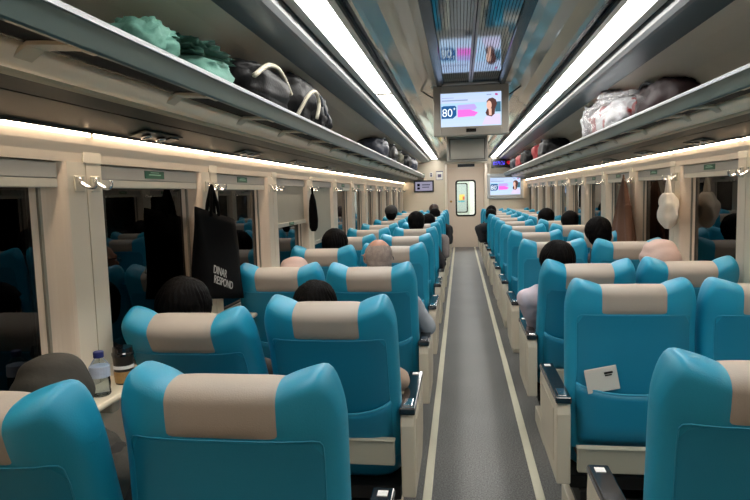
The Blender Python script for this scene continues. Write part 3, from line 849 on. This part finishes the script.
# tote bag
def pleat(u, v, a, f, s): return a*noise.noise(Vector((u*f, v*f*.45, s)))
t = empty('tote_bag', (-1.30, 2.87, 1.20)); tag(t, 'large black tote bag with white lettering hanging from a left wall hook', 'bag')
m = MB(); rings = []
for i in range(13):
    v = i/12.; z = -.205 + .43*v; hw = .27 - .012*v; th = .035*(1-v)**.7+.008
    ring = []
    for k in range(36):
        a = 2*PI*k/36; ca, sa = math.cos(a), math.sin(a)
        y = hw*math.copysign(abs(ca)**.35, ca); x = th*math.copysign(abs(sa)**.6, sa)
        n = .016*noise.noise(Vector((y*7, z*5, 1.5)))
        ring.append((x+n, y, z - .10*(y/.27)*.45))
    rings.append(ring)
m.ring_loft(rings); bag = m.build('bag_body', mat('black_canvas', (3,3,4), .9, spec=.1, bump=.3, bscale=180), t, smooth=True)
for dx in (.012, -.012):
    m = MB(); pts = []
    for i in range(15):
        q = i/14.; yy = -.05+.10*q
        pts.append((dx*(1-math.sin(PI*q)), -.045+ (yy)*(1-.75*math.sin(PI*q)) , .215+.15*math.sin(PI*q)**.6))
    m.tube(pts, .009, 6); m.build('bag_handle', MAT['black_canvas'], t, smooth=True)
tm = mat('bag_print', (168,166,162), .6)
for s_, z, sz in (('DINAR', -.075, .054), ('RESPOND', -.122, .054)):
    q = textmesh('lettering', s_, sz, tm, bag, (.056, -.205, z+.03), (PI/2, math.radians(0), PI/2), .0008, sx=1.0)
    q.rotation_euler = Euler((PI/2, math.radians(17), PI/2))
# slim black bag / umbrella on the next pillars
t = empty('folding_umbrella', (-1.30, 4.86, 1.36)); tag(t, 'slim black umbrella in its sleeve hanging from a far left hook', 'umbrella')
m = MB(); m.tube([(0,0,.16),(0,0,.10),(0,.005,.02),(0,.01,-.06),(0,.005,-.12),(0,.0,-.15)], [.012,.028,.036,.040,.036,.02], 12); m.build('sleeve', MAT['black_canvas'], t, smooth=True)
m = MB(); m.tube([(0,0,.15),(0,.012,.17),(0,.01,.20),(0,-.01,.20),(0,-.01,.17),(0,0,.15)], .006, 6); m.build('wrist_strap', MAT['black_canvas'], t, smooth=True)
# draped garment on the first pillar hooks of the left wall window (dark jacket) and right brown coat
def garment(name, label, loc, width, height, m_, side, cat='coat', seed=1., depth=.07, peak=.0):
    t = empty(name, loc); tag(t, label, cat)
    m = MB(); rings = []
    for i in range(23):
        v = i/22.; z = -height*v
        hw = (.045 + (width-.045)*min(1, v*1.15+.0)**.85)*.72
        dp = .012 + depth*min(1,v*1.6)**.8
        ring = []
        for k in range(44):
            a = 2*PI*k/44; ca, sa = math.cos(a), math.sin(a)
            fold = 1 + .20*math.sin(a*7+seed+v*1.5)*min(1,v*2.2) + .10*math.sin(a*13+seed*2)*min(1,v*2)
            y = hw*ca*(1+.05*math.sin(a*5+seed)); x = dp*sa*.5*fold
            ring.append((x, y+peak*(1-v), z + (.02*math.sin(a*3+seed)*v)))
        rings.append(ring)
    m.ring_loft(rings); g = m.build('garment_body', m_, t, smooth=True)
    m = MB(); m.tube([(0,-.012+peak,-.03),(0,-.01+peak,.02),(0,.01+peak,.02),(0,.012+peak,-.03)], .005, 6); m.build('hanging_loop', m_, t, smooth=True)
    m = MB(); 
    m.capsule((-side*.022,-width*.45,-height*.35),(-side*.030,-width*.72,-height*.9),.032,.028,12)
    m.build('sleeve', m_, t, smooth=True)
    return t
garment('brown_coat', 'brown coat hanging from a hook on the right wall between two windows', (1.29, 5.39, 1.58), .50, .70, mat('brown_wool', (92,60,42), .85, bump=.5, bscale=90, var=.12), 1, seed=.6, depth=.10)
# plastic carrier bags
def carrier(name, label, loc, s, m_):
    t = empty(name, loc); tag(t, label, 'bag')
    m = MB(); rings = []
    for i in range(17):
        v = i/16.; z = -.10-.24*v*s
        rr = math.sin(PI*min(1,(v*.86+.10)))**.7
        ring = []
        for k in range(28):
            a = 2*PI*k/28
            n = 1+.45*noise.noise(Vector((math.cos(a)*2.0, math.sin(a)*2.0, v*3.5+4)))
            ring.append((.055*rr*n*math.sin(a), .135*s*rr*n*math.cos(a), z))
        rings.append(ring)
    m.ring_loft(rings); m.build('bag_body', m_, t, smooth=True)
    m = MB(); m.tube([(0,-.03,-.15),(0,-.022,-.07),(0,-.006,.0),(0,.006,.0),(0,.022,-.07),(0,.03,-.15)], [.022,.014,.009,.009,.014,.022], 8); m.build('bag_handle', m_, t, smooth=True)
carrier('carrier_bag', 'white plastic carrier bag hanging from a hook on the right wall', (1.295, 4.29, 1.555), 1., mat('white_plastic_film', (240,232,218), .35, var=.06))

# ------------------------------------------------------------------ luggage on the racks
def blob(name, m_, parent, c, r, seed, amp=.12, freq=3., ridg=0., e=.8, seg=40, rng=24, loc=None):
    m = MB(); rings = []
    for i in range(rng+1):
        t_ = PI*i/rng; t_ = max(.04, min(PI-.04, t_)); ring = []
        for k in range(seg):
            u = 2*PI*k/seg
            v = Vector((math.sin(t_)*math.cos(u), math.sin(t_)*math.sin(u), -math.cos(t_)))
            w = Vector([math.copysign(abs(q)**e, q) for q in v])
            n = 1 + amp*noise.noise(v*freq+Vector((seed,0,0))) 
            if ridg: n += ridg*(1-abs(noise.noise(v*freq*2.3+Vector((0,seed,0))))*2)
            w = Vector((w.x*r[0], w.y*r[1], w.z*r[2]))*n
            w.z = max(w.z, -r[2]*.95)
            ring.append(Vector(c)+w)
        rings.append(ring)
    m.ring_loft(rings)
    o = m.build(name, m_, parent, smooth=True)
    if loc: o.location = loc
    return o
ZS = 1.887
TEAL = mat('teal_fabric', (92,142,128), .7, bump=.6, bscale=40, var=.12)
t = empty('fabric_bag', (-1.08, 1.98, ZS)); tag(t, 'teal green fabric bag lying on the near end of the left rack', 'bag')
blob('bag_body', TEAL, t, (0,.10,.055), (.17,.20,.062), 2., .14, 2.5, .06, seg=60, rng=36)
blob('bag_flap', mat('teal_dark', (36,80,68), .8, bump=.6, bscale=50), t, (.02,.04,.115), (.13,.18,.028), 5., .35, 5., .3, seg=60, rng=30)
blob('bag_knot', TEAL, t, (.03,-.20,.085), (.09,.085,.070), 8., .3, 3., .16, seg=48, rng=30)
BLK = mat('black_nylon', (5,5,7), .5, spec=.22, bump=.4, bscale=90, var=.1)
def part_blobs(t, lst):
    for nm_, c_, r_, sd, am, fq, rd, e_ in lst: blob(nm_, BLK, t, c_, r_, sd, am, fq, rd, e=e_, seg=56, rng=34)
CORD = mat('pale_cord', (196,190,172), .6)
t = empty('duffel_bag', (-1.07, 2.66, ZS)); tag(t, 'black duffel bag with pale cord on the left rack beside the teal bag', 'bag')
part_blobs(t, [('bag_body',(0,0,.095),(.18,.31,.100),3.,.12,2.2,.05,.62)])
m = MB(); m.tube([(.175,-.30,.10),(.185,-.16,.165),(.18,.0,.185),(.17,.14,.165),(.17,.24,.11)], .011, 8); m.build('cord_strap', CORD, t, smooth=True)
m = MB(); m.tube([(.08,-.24,.17),(.10,-.05,.205),(.07,.12,.20),(.0,.24,.16)], .004, 6); m.build('zip', DARKMETAL, t)
t = empty('backpack', (-1.05, 3.34, ZS)); tag(t, 'bulging black backpack on the left rack, farther than the duffel bag', 'bag')
part_blobs(t, [('bag_body',(-.03,-.08,.132),(.19,.24,.132),11.,.12,2.,.04,.6), ('front_pocket',(.03,.14,.105),(.15,.19,.105),6.,.12,2.5,.05,.6), ('lower_pocket',(.07,.30,.060),(.11,.11,.060),9.,.1,2.5,.05,.65)])
m = MB(); m.tube([(.15,-.34,.02),(.20,-.30,.12),(.21,-.18,.16),(.21,-.10,.11),(.20,-.12,.03)], .010, 8); m.build('shoulder_strap', CORD, t, smooth=True)
for q, (yy, zz) in enumerate(((.02,.21),(.10,.17),(.20,.13))):
    m = MB(); m.tube([(.02,yy,zz+.04),(.13,yy+.01,zz+.015),(.185,yy+.03,zz-.04),(.19,yy+.05,zz-.09)], .007, 8); m.build('compression_strap', mat('strap_grey', (60,64,72), .5), t, smooth=True)
DK = mat('dark_suitcase', (42,46,58), .5, var=.15)
specs = [('duffel_bag', -1.10, 6.9, .19,.30,.13, DK, 'dark blue grey holdall far along the left rack'),
 ('duffel_bag', -1.08, 7.75, .18,.26,.15, BLK, 'black holdall behind the blue grey one on the left rack'),
 ('fabric_bag', -1.08, 8.7, .18,.30,.11, mat('olive_bag', (74,72,58), .7), 'olive grey soft bag deep on the left rack'),
 ('suitcase', -1.08, 9.8, .19,.36,.14, BLK, 'black suitcase at the far end of the left rack, before the end wall'),
 ('duffel_bag', -1.06, 11.2, .18,.40,.15, DK, 'bluish dark bag nearest the end wall on the left rack'),
 ('duffel_bag', 1.17, 3.98, .15,.36,.14, mat('maroon_nylon', (44,26,30), .55, var=.2), 'dark maroon bag lying behind the clear bag on the right rack'),
 ('duffel_bag', 1.10, 7.9, .18,.34,.12, BLK, 'black bag midway along the right rack'),
 ('fabric_bag', 1.10, 8.7, .17,.22,.17, mat('red_nylon', (140,36,40), .6, var=.2), 'red soft bag on the right rack behind the black bag'),
 ('suitcase', 1.08, 9.9, .18,.36,.15, BLK, 'black suitcase far along the right rack'),
 ('fabric_bag', 1.08, 11.0, .17,.30,.15, mat('red_nylon', (140,36,40), .6), 'crimson bag near the far end of the right rack'),
 ('suitcase', 1.08, 12.1, .18,.34,.18, DK, 'dark blue suitcase at the very end of the right rack')]
for i, (n, x, y, rx, ry, rz, mm_, lb) in enumerate(specs):
    t = empty(n, (x, y, ZS)); tag(t, lb, 'suitcase' if n == 'suitcase' else 'bag')
    rz = min(rz, .122)
    blob('bag_body', mm_, t, (0,0,rz), (rx,ry,rz), i*3.1+1, .15, 2.6, .07, e=.6, seg=44, rng=26)
    m = MB(); m.tube([(-math.copysign(rx*.7,x),-ry*.5,rz*1.5),(-math.copysign(rx*.85,x),-ry*.2,rz*1.95),(-math.copysign(rx*.85,x),ry*.2,rz*1.95),(-math.copysign(rx*.7,x),ry*.5,rz*1.5)], .009, 6)
    m.build('handle', MAT['strap_grey'], t, smooth=True)
# transparent bag with red and white contents
t = empty('plastic_bag', (1.00, 4.55, ZS)); tag(t, 'crumpled clear plastic bag with white and red contents on the right rack', 'bag')
def redwhite():
    m = mat('red_white_packs', (214,210,208), .35)
    nt = m.node_tree; b = nt.nodes['Principled BSDF']
    n = nt.nodes.new('ShaderNodeTexNoise'); n.inputs['Scale'].default_value = 4.5; n.inputs['Detail'].default_value = 2.5
    tc = nt.nodes.new('ShaderNodeTexCoord'); nt.links.new(tc.outputs['Object'], n.inputs['Vector'])
    cr = nt.nodes.new('ShaderNodeValToRGB'); cr.color_ramp.elements[0].position = .49; cr.color_ramp.elements[0].color = lin((214,214,218))+(1,)
    cr.color_ramp.elements[1].position = .52; cr.color_ramp.elements[1].color = lin((160,34,36))+(1,)
    nt.links.new(n.outputs['Fac'], cr.inputs['Fac']); nt.links.new(cr.outputs['Color'], b.inputs['Base Color'])
    return m
def filmmat():
    m = bpy.data.materials.new('plastic_film'); m.use_nodes = True; nt = m.node_tree; b = nt.nodes['Principled BSDF']
    b.inputs['Base Color'].default_value = (.8,.8,.83,1); b.inputs['Roughness'].default_value = .28
    t_ = nt.nodes.new('ShaderNodeBsdfTransparent'); mx = nt.nodes.new('ShaderNodeMixShader'); mx.inputs[0].default_value = .26
    nt.links.new(t_.outputs[0], mx.inputs[1]); nt.links.new(b.outputs[0], mx.inputs[2]); nt.links.new(mx.outputs[0], nt.nodes['Material Output'].inputs[0])
    return m
blob('bag_contents', redwhite(), t, (.02,-.02,.102), (.12,.50,.102), 4., .2, 2.4, .06, e=.7, seg=60, rng=30)
blob('bag_film', filmmat(), t, (.02,.0,.118), (.145,.56,.118), 7., .20, 3.0, .14, e=.72, seg=90, rng=50)
blob('bag_knot', mat('film_white', (200,200,204), .3, var=.2, vscale=20), t, (-.02,-.08,.235), (.07,.07,.045), 2., .5, 3., .35, seg=50, rng=30)
blob('bag_corner', MAT['film_white'], t, (-.02,.56,.12), (.07,.07,.13), 5., .4, 3., .25, seg=50, rng=30)

# ------------------------------------------------------------------ people
def finish_remesh(mb, name, m_, parent, vox, smooth_it=4, disp=None):
    me = bpy.data.meshes.new(name+'_src'); me.from_pydata(mb.v, [], mb.f)
    bm = bmesh.new(); bm.from_mesh(me); bmesh.ops.recalc_face_normals(bm, faces=bm.faces); bm.to_mesh(me); bm.free()
    o = bpy.data.objects.new(name, me); C.objects.link(o)
    r = o.modifiers.new('r','REMESH'); r.mode = 'VOXEL'; r.voxel_size = vox; r.use_smooth_shade = True
    s_ = o.modifiers.new('s','SMOOTH'); s_.iterations = smooth_it; s_.factor = .5
    dg = bpy.context.evaluated_depsgraph_get()
    m2 = bpy.data.meshes.new_from_object(o.evaluated_get(dg)); bpy.data.objects.remove(o); bpy.data.meshes.remove(me)
    m2.name = name
    if disp:
        for v, nn in zip(m2.vertices, [v.normal.copy() for v in m2.vertices]): v.co += nn*disp(v.co)
    m2.materials.clear(); m2.materials.append(m_)
    for p_ in m2.polygons: p_.use_smooth = True
    o = bpy.data.objects.new(name, m2); C.objects.link(o); o.parent = parent
    return o
SKIN = mat('skin', (170,124,102), .5, bump=.1, bscale=150, var=.06, vscale=20)
HAIR = mat('black_hair', (3,2,2), .6, bump=.4, spec=.07, bscale=260, var=.3, vscale=60, stretch=(1,1,.15))
TROU = mat('dark_trousers', (34,36,44), .8)
SHOE = mat('dark_shoes', (22,20,20), .5)
def person(label, side, pos, k, head, hw=.095, cloth=(60,60,66), hair='short', haircol=None, yaw=0, tilt=0, far=False, elbow=.0, shoulder=None, extra=None):
    st = seats[(side,pos,k)].location
    r = empty('person', (st.x, st.y, 0)); tag(r, label, 'person')
    O = Vector((st.x, st.y, 0))
    H = Vector(head) - O                      # head centre, local
    hip = Vector((0, .30, .52))
    sc = 1.0
    neck = H + Vector((0, -.015, -.115))
    chest = neck.lerp(hip, .38); belly = neck.lerp(hip, .72)
    sho = Vector((neck.x*.3 if (pos == 'W' or not far) else neck.x*.5, neck.y, neck.z-.075)) if shoulder is None else Vector(shoulder)-O
    sw = .165
    R = Euler((0, tilt, yaw)).to_matrix()
    vox = .008 if not far else .014
    b = MB()
    # torso
    b.capsule(chest, hip, .125, .135, 16, 5, .78); b.capsule(sho+Vector((-.09,0,-.02)), sho+Vector((.09,0,-.02)), .075, .075, 14, 4, .9)
    b.capsule(chest+Vector((-.05,0,.0)), chest+Vector((.05,0,0)), .11, .11, 14, 4, .8)
    b.capsule(neck+Vector((0,0,-.05)), H+Vector((0,-.01,-.05)), .052, .050, 14)
    # head
    b.ell(H+R@Vector((0,-.012,.012)), (.074,.090,.092), R, 22, 14)
    b.ell(H+R@Vector((0,.028,-.045)), (.052,.058,.062), R, 18, 12)
    b.capsule(H+R@Vector((0,.082,.005)), H+R@Vector((0,.100,-.028)), .008, .014, 10)       # nose
    b.capsule(H+R@Vector((-.02,.078,-.058)), H+R@Vector((.02,.078,-.058)), .008, .008, 8)  # lips
    b.capsule(H+R@Vector((-.035,.070,.022)), H+R@Vector((.035,.070,.022)), .012, .012, 8)  # brow
    for s_ in (-1,1):
        b.ell(H+R@Vector((s_*.078,-.002,-.008)), (.010,.018,.032), R@Euler((0,s_*.15,0)).to_matrix(), 10, 8)
    hands = []
    for s_ in (-1,1):
        S = sho+Vector((s_*sw,0,-.03)); E = Vector((s_*(.232 - (.035 if (pos == 'W' or s_ == side) else 0) + (elbow if (s_ == -side) else 0)), .20, .715))
        if E.z > S.z-.1: E.z = S.z-.12
        Wr = Vector((s_*.13, .44, .665))
        b.capsule(S, E, .048, .038, 14); b.capsule(E, Wr, .038, .026, 14)
        # hand resting on the thigh: palm and five fingers
        d = (Vector((s_*.10,.56,.645))-Wr).normalized(); lat = Vector((0,0,1)).cross(d).normalized()
        pe = Wr + d*.085
        b.capsule(Wr, pe, .030, .036, 12, 4, .45, fx=lat)
        for q, (off, L) in enumerate(((-.030,.058),(-.010,.070),(.010,.072),(.030,.062))):
            a = pe+lat*off; m1 = a+d*L*.55+Vector((0,0,.004)); e1 = m1+d*L*.45+Vector((0,0,-.018))
            b.capsule(a, m1, .0090, .0085, 8, 2); b.capsule(m1, e1, .0085, .0075, 8, 2)
        ths = -s_
        a = Wr+d*.025+lat*(.030*(1 if lat.dot(Vector((ths,0,0)))>0 else -1)); tl = a + d*.035+lat*(.028*(1 if lat.dot(Vector((ths,0,0)))>0 else -1))
        b.capsule(a, tl, .011, .010, 8, 2); b.capsule(tl, tl+d*.028, .010, .008, 8, 2)
        # legs
        Kn = Vector((s_*.11,.66,.545)); An = Vector((s_*.11,.68,.11))
        b.capsule(hip+Vector((s_*.08,.02,.03)), Kn, .082, .058, 14); b.capsule(Kn, An, .054, .036, 14)
        b.capsule(An+Vector((0,.0,-.05)), An+Vector((0,.12,-.075)), .036, .028, 12)
        hands.append((S,E,Wr,Kn,An))
    body = finish_remesh(b, 'body', SKIN, r, vox, 2)
    # shirt
    c_ = mat('cloth_%d_%d_%d' % cloth, cloth, .85, bump=.5, bscale=45, var=.08)
    b = MB()
    b.capsule(chest, hip+Vector((0,0,.03)), .142, .150, 16, 5, .80); b.capsule(sho+Vector((-.09,0,-.02)), sho+Vector((.09,0,-.02)), .090, .090, 14, 4, .9)
    b.capsule(chest+Vector((-.05,0,0)), chest+Vector((.05,0,0)), .125, .125, 14, 4, .8)
    b.capsule(sho, neck+Vector((0,0,-.035)), .072, .058, 14)
    for (S,E,Wr,Kn,An) in hands:
        b.capsule(S, E, .062, .052, 14); b.capsule(E, E.lerp(Wr,.9), .052, .038, 14)
    nf = lambda p_: .006*noise.noise(p_*14+Vector((k,0,0))) + .004*noise.noise(p_*30)
    finish_remesh(b, 'shirt', c_, r, .010 if not far else .016, 3, nf)
    b = MB()
    b.capsule(hip+Vector((-.06,.0,.0)), hip+Vector((.06,.0,.0)), .140, .140, 14, 4, .8)
    for (S,E,Wr,Kn,An) in hands:
        b.capsule(hip+Vector((0.7*Kn.x,.02,.03)), Kn, .096, .070, 14); b.capsule(Kn, An+Vector((0,0,.03)), .068, .055, 14)
    finish_remesh(b, 'trousers', TROU, r, .014, 3)
    for (S,E,Wr,Kn,An) in hands:
        b = MB(); b.capsule(An+Vector((0,-.01,-.055)), An+Vector((0,.13,-.075)), .045, .036, 12)
        o = b.build('shoe', SHOE, r, smooth=True)
    # eyes
    if not far:
        for s_ in (-1,1):
            m = MB(); m.ell((0,0,0), (.011,.008,.008), R, 12, 8)
            m.cur = 1; m.ell(R@Vector((0,.0075,0)), (.0050,.0022,.0050), R, 12, 6)
            e_ = m.build('eye', [mat('eye_white', (225,222,215), .2), mat('iris_dark', (30,20,16), .2)], r, smooth=True, loc=H+R@Vector((s_*.030,.070,-.002)))
    s_ = hw/.095
    if hair in ('short','long','bald'):
        hm = haircol or HAIR
        b = MB()
        if hair == 'bald':
            b.ell(H+R@Vector((0,-.016,.010)), (.079,.093,.093), R, 24, 16)
            b.ell(H+R@Vector((0,-.040,-.030)), (.070,.066,.055), R, 24, 16)
            amp = .0012
        else:
            b.ell(H+R@Vector((0,-.012,.022)), (.088*s_,.100*s_,.094*s_), R, 24, 16)
            b.ell(H+R@Vector((0,-.045,-.018)), (.080*s_,.070*s_,.078*s_), R, 24, 16)
            if hair == 'long':
                b.ell(H+R@Vector((0,-.035,-.07)), (.095*s_,.070,.10), R, 24, 16)
                b.ell(H+R@Vector((0,-.055,-.15)), (.085*s_,.050,.10), R, 24, 16)
            amp = .0022
        def df(p_):
            q = p_-H; a = math.atan2(q.y, q.x)
            return amp*(math.sin(a*38+6*noise.noise(q*18)) + .8*noise.noise(q*40)) + amp*1.6*noise.noise(q*16)
        o = finish_remesh(b, 'hair', hm, r, .006 if not far else .010, 2, df)
        # clear the face: remove faces in front
        bm = bmesh.new(); bm.from_mesh(o.data); Ri = R.inverted()
        dl = []
        for fc in bm.faces:
            q = Ri @ (fc.calc_center_median()-H)
            lim = .045
            if hair == 'bald':
                if (q.z > .062+.25*(-q.y-.03) and abs(q.x) < .055) or q.y > .02 - .5*max(0,q.z-.02): dl.append(fc)
            elif q.y > .030 and q.z < .055: dl.append(fc)
        bmesh.ops.delete(bm, geom=dl, context='FACES'); bm.to_mesh(o.data); bm.free()
    elif hair in ('hijab',):
        b = MB()
        b.ell(H+R@Vector((0,-.012,.012)), (.098*s_,.108*s_,.106*s_), R, 26, 18)
        b.ell(H+R@Vector((0,-.02,-.055)), (.098*s_,.100*s_,.085*s_), R, 24, 16)
        b.capsule(H+Vector((0,-.01,-.09)), sho+Vector((0,.01,-.02)), .085*s_, .125, 20, 5, .8)
        b.capsule(sho+Vector((-.09,.0,-.03)), sho+Vector((.09,.0,-.03)), .105, .105, 16, 4, .9)
        hm = haircol
        o = finish_remesh(b, 'headscarf', hm, r, .008 if not far else .012, 3, lambda p_: .004*noise.noise((p_-H)*9)+.003*math.sin((p_-H).z*90+5*noise.noise((p_-H)*7)))
        bm = bmesh.new(); bm.from_mesh(o.data); Ri = R.inverted(); dl = []
        for fc in bm.faces:
            q = Ri @ (fc.calc_center_median()-H)
            if q.y > .045 and (q.x/.062)**2 + ((q.z+.012)/.085)**2 < 1: dl.append(fc)
        bmesh.ops.delete(bm, geom=dl, context='FACES'); bm.to_mesh(o.data); bm.free()
    if extra: extra(r, H, R)
    return r
PINK = mat('pink_headscarf', (188,162,152), .8, bump=.3, bscale=60, var=.05)
OLIVE = mat('olive_headscarf', (44,41,34), .8, bump=.3, bscale=60, var=.08)
GREYH = mat('grey_stubble', (138,124,116), .8, bump=.7, bscale=300, var=.35, vscale=50)
def glasses(r, H, R):
    t = MB()
    for s_ in (-1,1):
        cen = H+R@Vector((s_*.032,.092,.0))
        t.tube([cen+R@Vector((.024*math.cos(a),0,.018*math.sin(a))) for a in [2*PI*i/16 for i in range(17)]], .002, 6)
        t.tube([H+R@Vector((s_*.056,.090,.004)), H+R@Vector((s_*.082,.05,.008)), H+R@Vector((s_*.088,-.01,.006)), H+R@Vector((s_*.088,-.03,-.01))], .0028, 6)
    t.tube([H+R@Vector((-.008,.094,.003)), H+R@Vector((.008,.094,.003))], .002, 6)
    t.build('glasses', mat('glasses_frame', (60,58,66), .3, metal=.5), r, smooth=True)
def cap(r, H, R):
    t = MB(); t.ell(H+R@Vector((0,-.012,.035)), (.096,.108,.092), R, 24, 14); t.ell(H+R@Vector((0,.115,.045)), (.06,.06,.010), R, 18, 8)
    t.build('cap', mat('black_cap', (16,16,18), .7), r, smooth=True)
A, W = 'A', 'W'
person('person in a dark olive headscarf leaning at the nearest left window', -1, W, 0, (-1.205,1.475,.972), .098, (14,13,12), 'hijab', OLIVE, yaw=.2)
person('black haired person with head tilted, second row left window seat', -1, W, 1, (-1.21,2.30,1.050), .119, (66,60,56), 'short', yaw=.05, tilt=-.18)
person('person with black hair and beige sleeve in the second row left aisle seat', -1, A, 1, (-.69,2.40,1.035), .100, (176,156,140), 'short', yaw=.1, elbow=-.02)
person('balding grey haired person with glasses and pale shirt, third row left aisle seat', -1, A, 2, (-.563,3.39,1.14), .095, (168,176,188), 'bald', GREYH, yaw=.45, tilt=.06, elbow=.05, extra=glasses)
person('person in a pink headscarf beside the third row left window', -1, W, 2, (-1.055,3.40,1.035), .095, (190,160,150), 'hijab', PINK)
person('black haired person by the fourth row left window', -1, W, 3, (-1.037,4.47,1.125), .108, (60,70,66), 'long')
person('person with black hair and dark jacket in the sixth row left aisle seat', -1, A, 5, (-.575,6.66,1.18), .105, (34,34,38), 'short', far=True, elbow=.04)
person('person with black hair leaning towards the aisle, seventh row left', -1, A, 6, (-.50,7.72,1.12), .100, (120,112,110), 'short', far=True, elbow=.06, shoulder=(-.46,7.70,.93))
person('person wearing a black cap at the eighth row left window', -1, W, 7, (-1.09,8.72,1.215), .095, (40,40,44), 'short', far=True, extra=cap)
person('dark clothed person in the ninth row left aisle seat', -1, A, 8, (-.50,9.78,1.14), .095, (30,30,34), 'short', far=True, elbow=.08, shoulder=(-.44,9.74,.95))
person('person with brown black hair in the tenth row left seat nearest the aisle', -1, A, 9, (-.56,10.82,1.19), .095, (80,44,40), 'short', mat('brown_hair', (52,34,28), .5), far=True)
person('long haired person in pale lilac shirt leaning into the aisle, third row right', 1, A, 2, (.455,3.53,1.085), .108, (196,188,200), 'long', yaw=.15, elbow=.0, shoulder=(.455,3.53,.90))
person('person in a pale pink headscarf in the third row right window seat', 1, W, 2, (1.007,3.52,1.085), .104, (196,170,160), 'hijab', PINK)
person('black haired person in the fourth row right window seat', 1, W, 3, (.935,4.72,1.165), .104, (50,50,56), 'short', yaw=.15)
person('black haired person in the sixth row right window seat', 1, W, 5, (1.096,6.82,1.145), .102, (48,50,60), 'short', far=True)
person('person with wide black hair in the seventh row right window seat', 1, W, 6, (.985,7.85,1.14), .112, (44,44,50), 'short', far=True)
person('dark clothed person leaning out to the aisle, ninth row right', 1, A, 8, (.40,9.92,1.10), .095, (22,22,26), 'short', far=True, elbow=.10, shoulder=(.36,9.90,.93))
person('black haired person in the tenth row right aisle seat', 1, A, 9, (.455,10.95,1.13), .100, (30,30,36), 'short', far=True)

# booklet in the seat pocket
s2 = seats[(1,A,1)]
t = empty('folded_leaflet', (.452, 2.403, .752)); tag(t, 'white folded leaflet tucked in the second row right seat pocket', 'leaflet')
t.rotation_euler = (math.radians(2), math.radians(-11), math.radians(3))
m = MB(); m.bx(-.062,.062,-.002,.0,-.050,.045); m.bx(-.060,.063,.001,.003,-.050,.047); m.build('paper', mat('leaflet_paper', (218,216,208), .6), t)
m = MB(); m.bx(.012,.045,-.0035,-.002,.018,.026); m.bx(.014,.040,-.0035,-.002,.010,.015); m.build('print', BLACKMT, t)

# ------------------------------------------------------------------ world, camera
w = bpy.data.worlds.new('night'); bpy.context.scene.world = w; w.use_nodes = True
w.node_tree.nodes['Background'].inputs['Color'].default_value = (.004,.005,.007,1)
w.node_tree.nodes['Background'].inputs['Strength'].default_value = .3

yaw, pitch, roll = .1432, .0924, .0277
Fv = Vector((-math.sin(yaw)*math.cos(pitch), math.cos(yaw)*math.cos(pitch), -math.sin(pitch)))
rv = Vector((math.cos(yaw), math.sin(yaw), 0)); uv = rv.cross(Fv)
r2 = rv*math.cos(roll) - uv*math.sin(roll); u2 = rv*math.sin(roll) + uv*math.cos(roll)
cd = bpy.data.cameras.new('camera'); cam = bpy.data.objects.new('camera', cd); C.objects.link(cam)
M = Matrix((( r2.x, u2.x, -Fv.x, -.0886), (r2.y, u2.y, -Fv.y, 0), (r2.z, u2.z, -Fv.z, 1.5), (0,0,0,1)))
cam.matrix_world = M
cd.sensor_fit = 'HORIZONTAL'; cd.sensor_width = 36; cd.lens = 600/750*36; cd.clip_start = .02; cd.clip_end = 100
bpy.context.scene.camera = cam
sc = bpy.context.scene
sc.view_settings.view_transform = 'Standard'; sc.view_settings.look = 'None'
sc.view_settings.exposure = 0.0; sc.view_settings.gamma = 1; sc.view_settings.use_curve_mapping = False
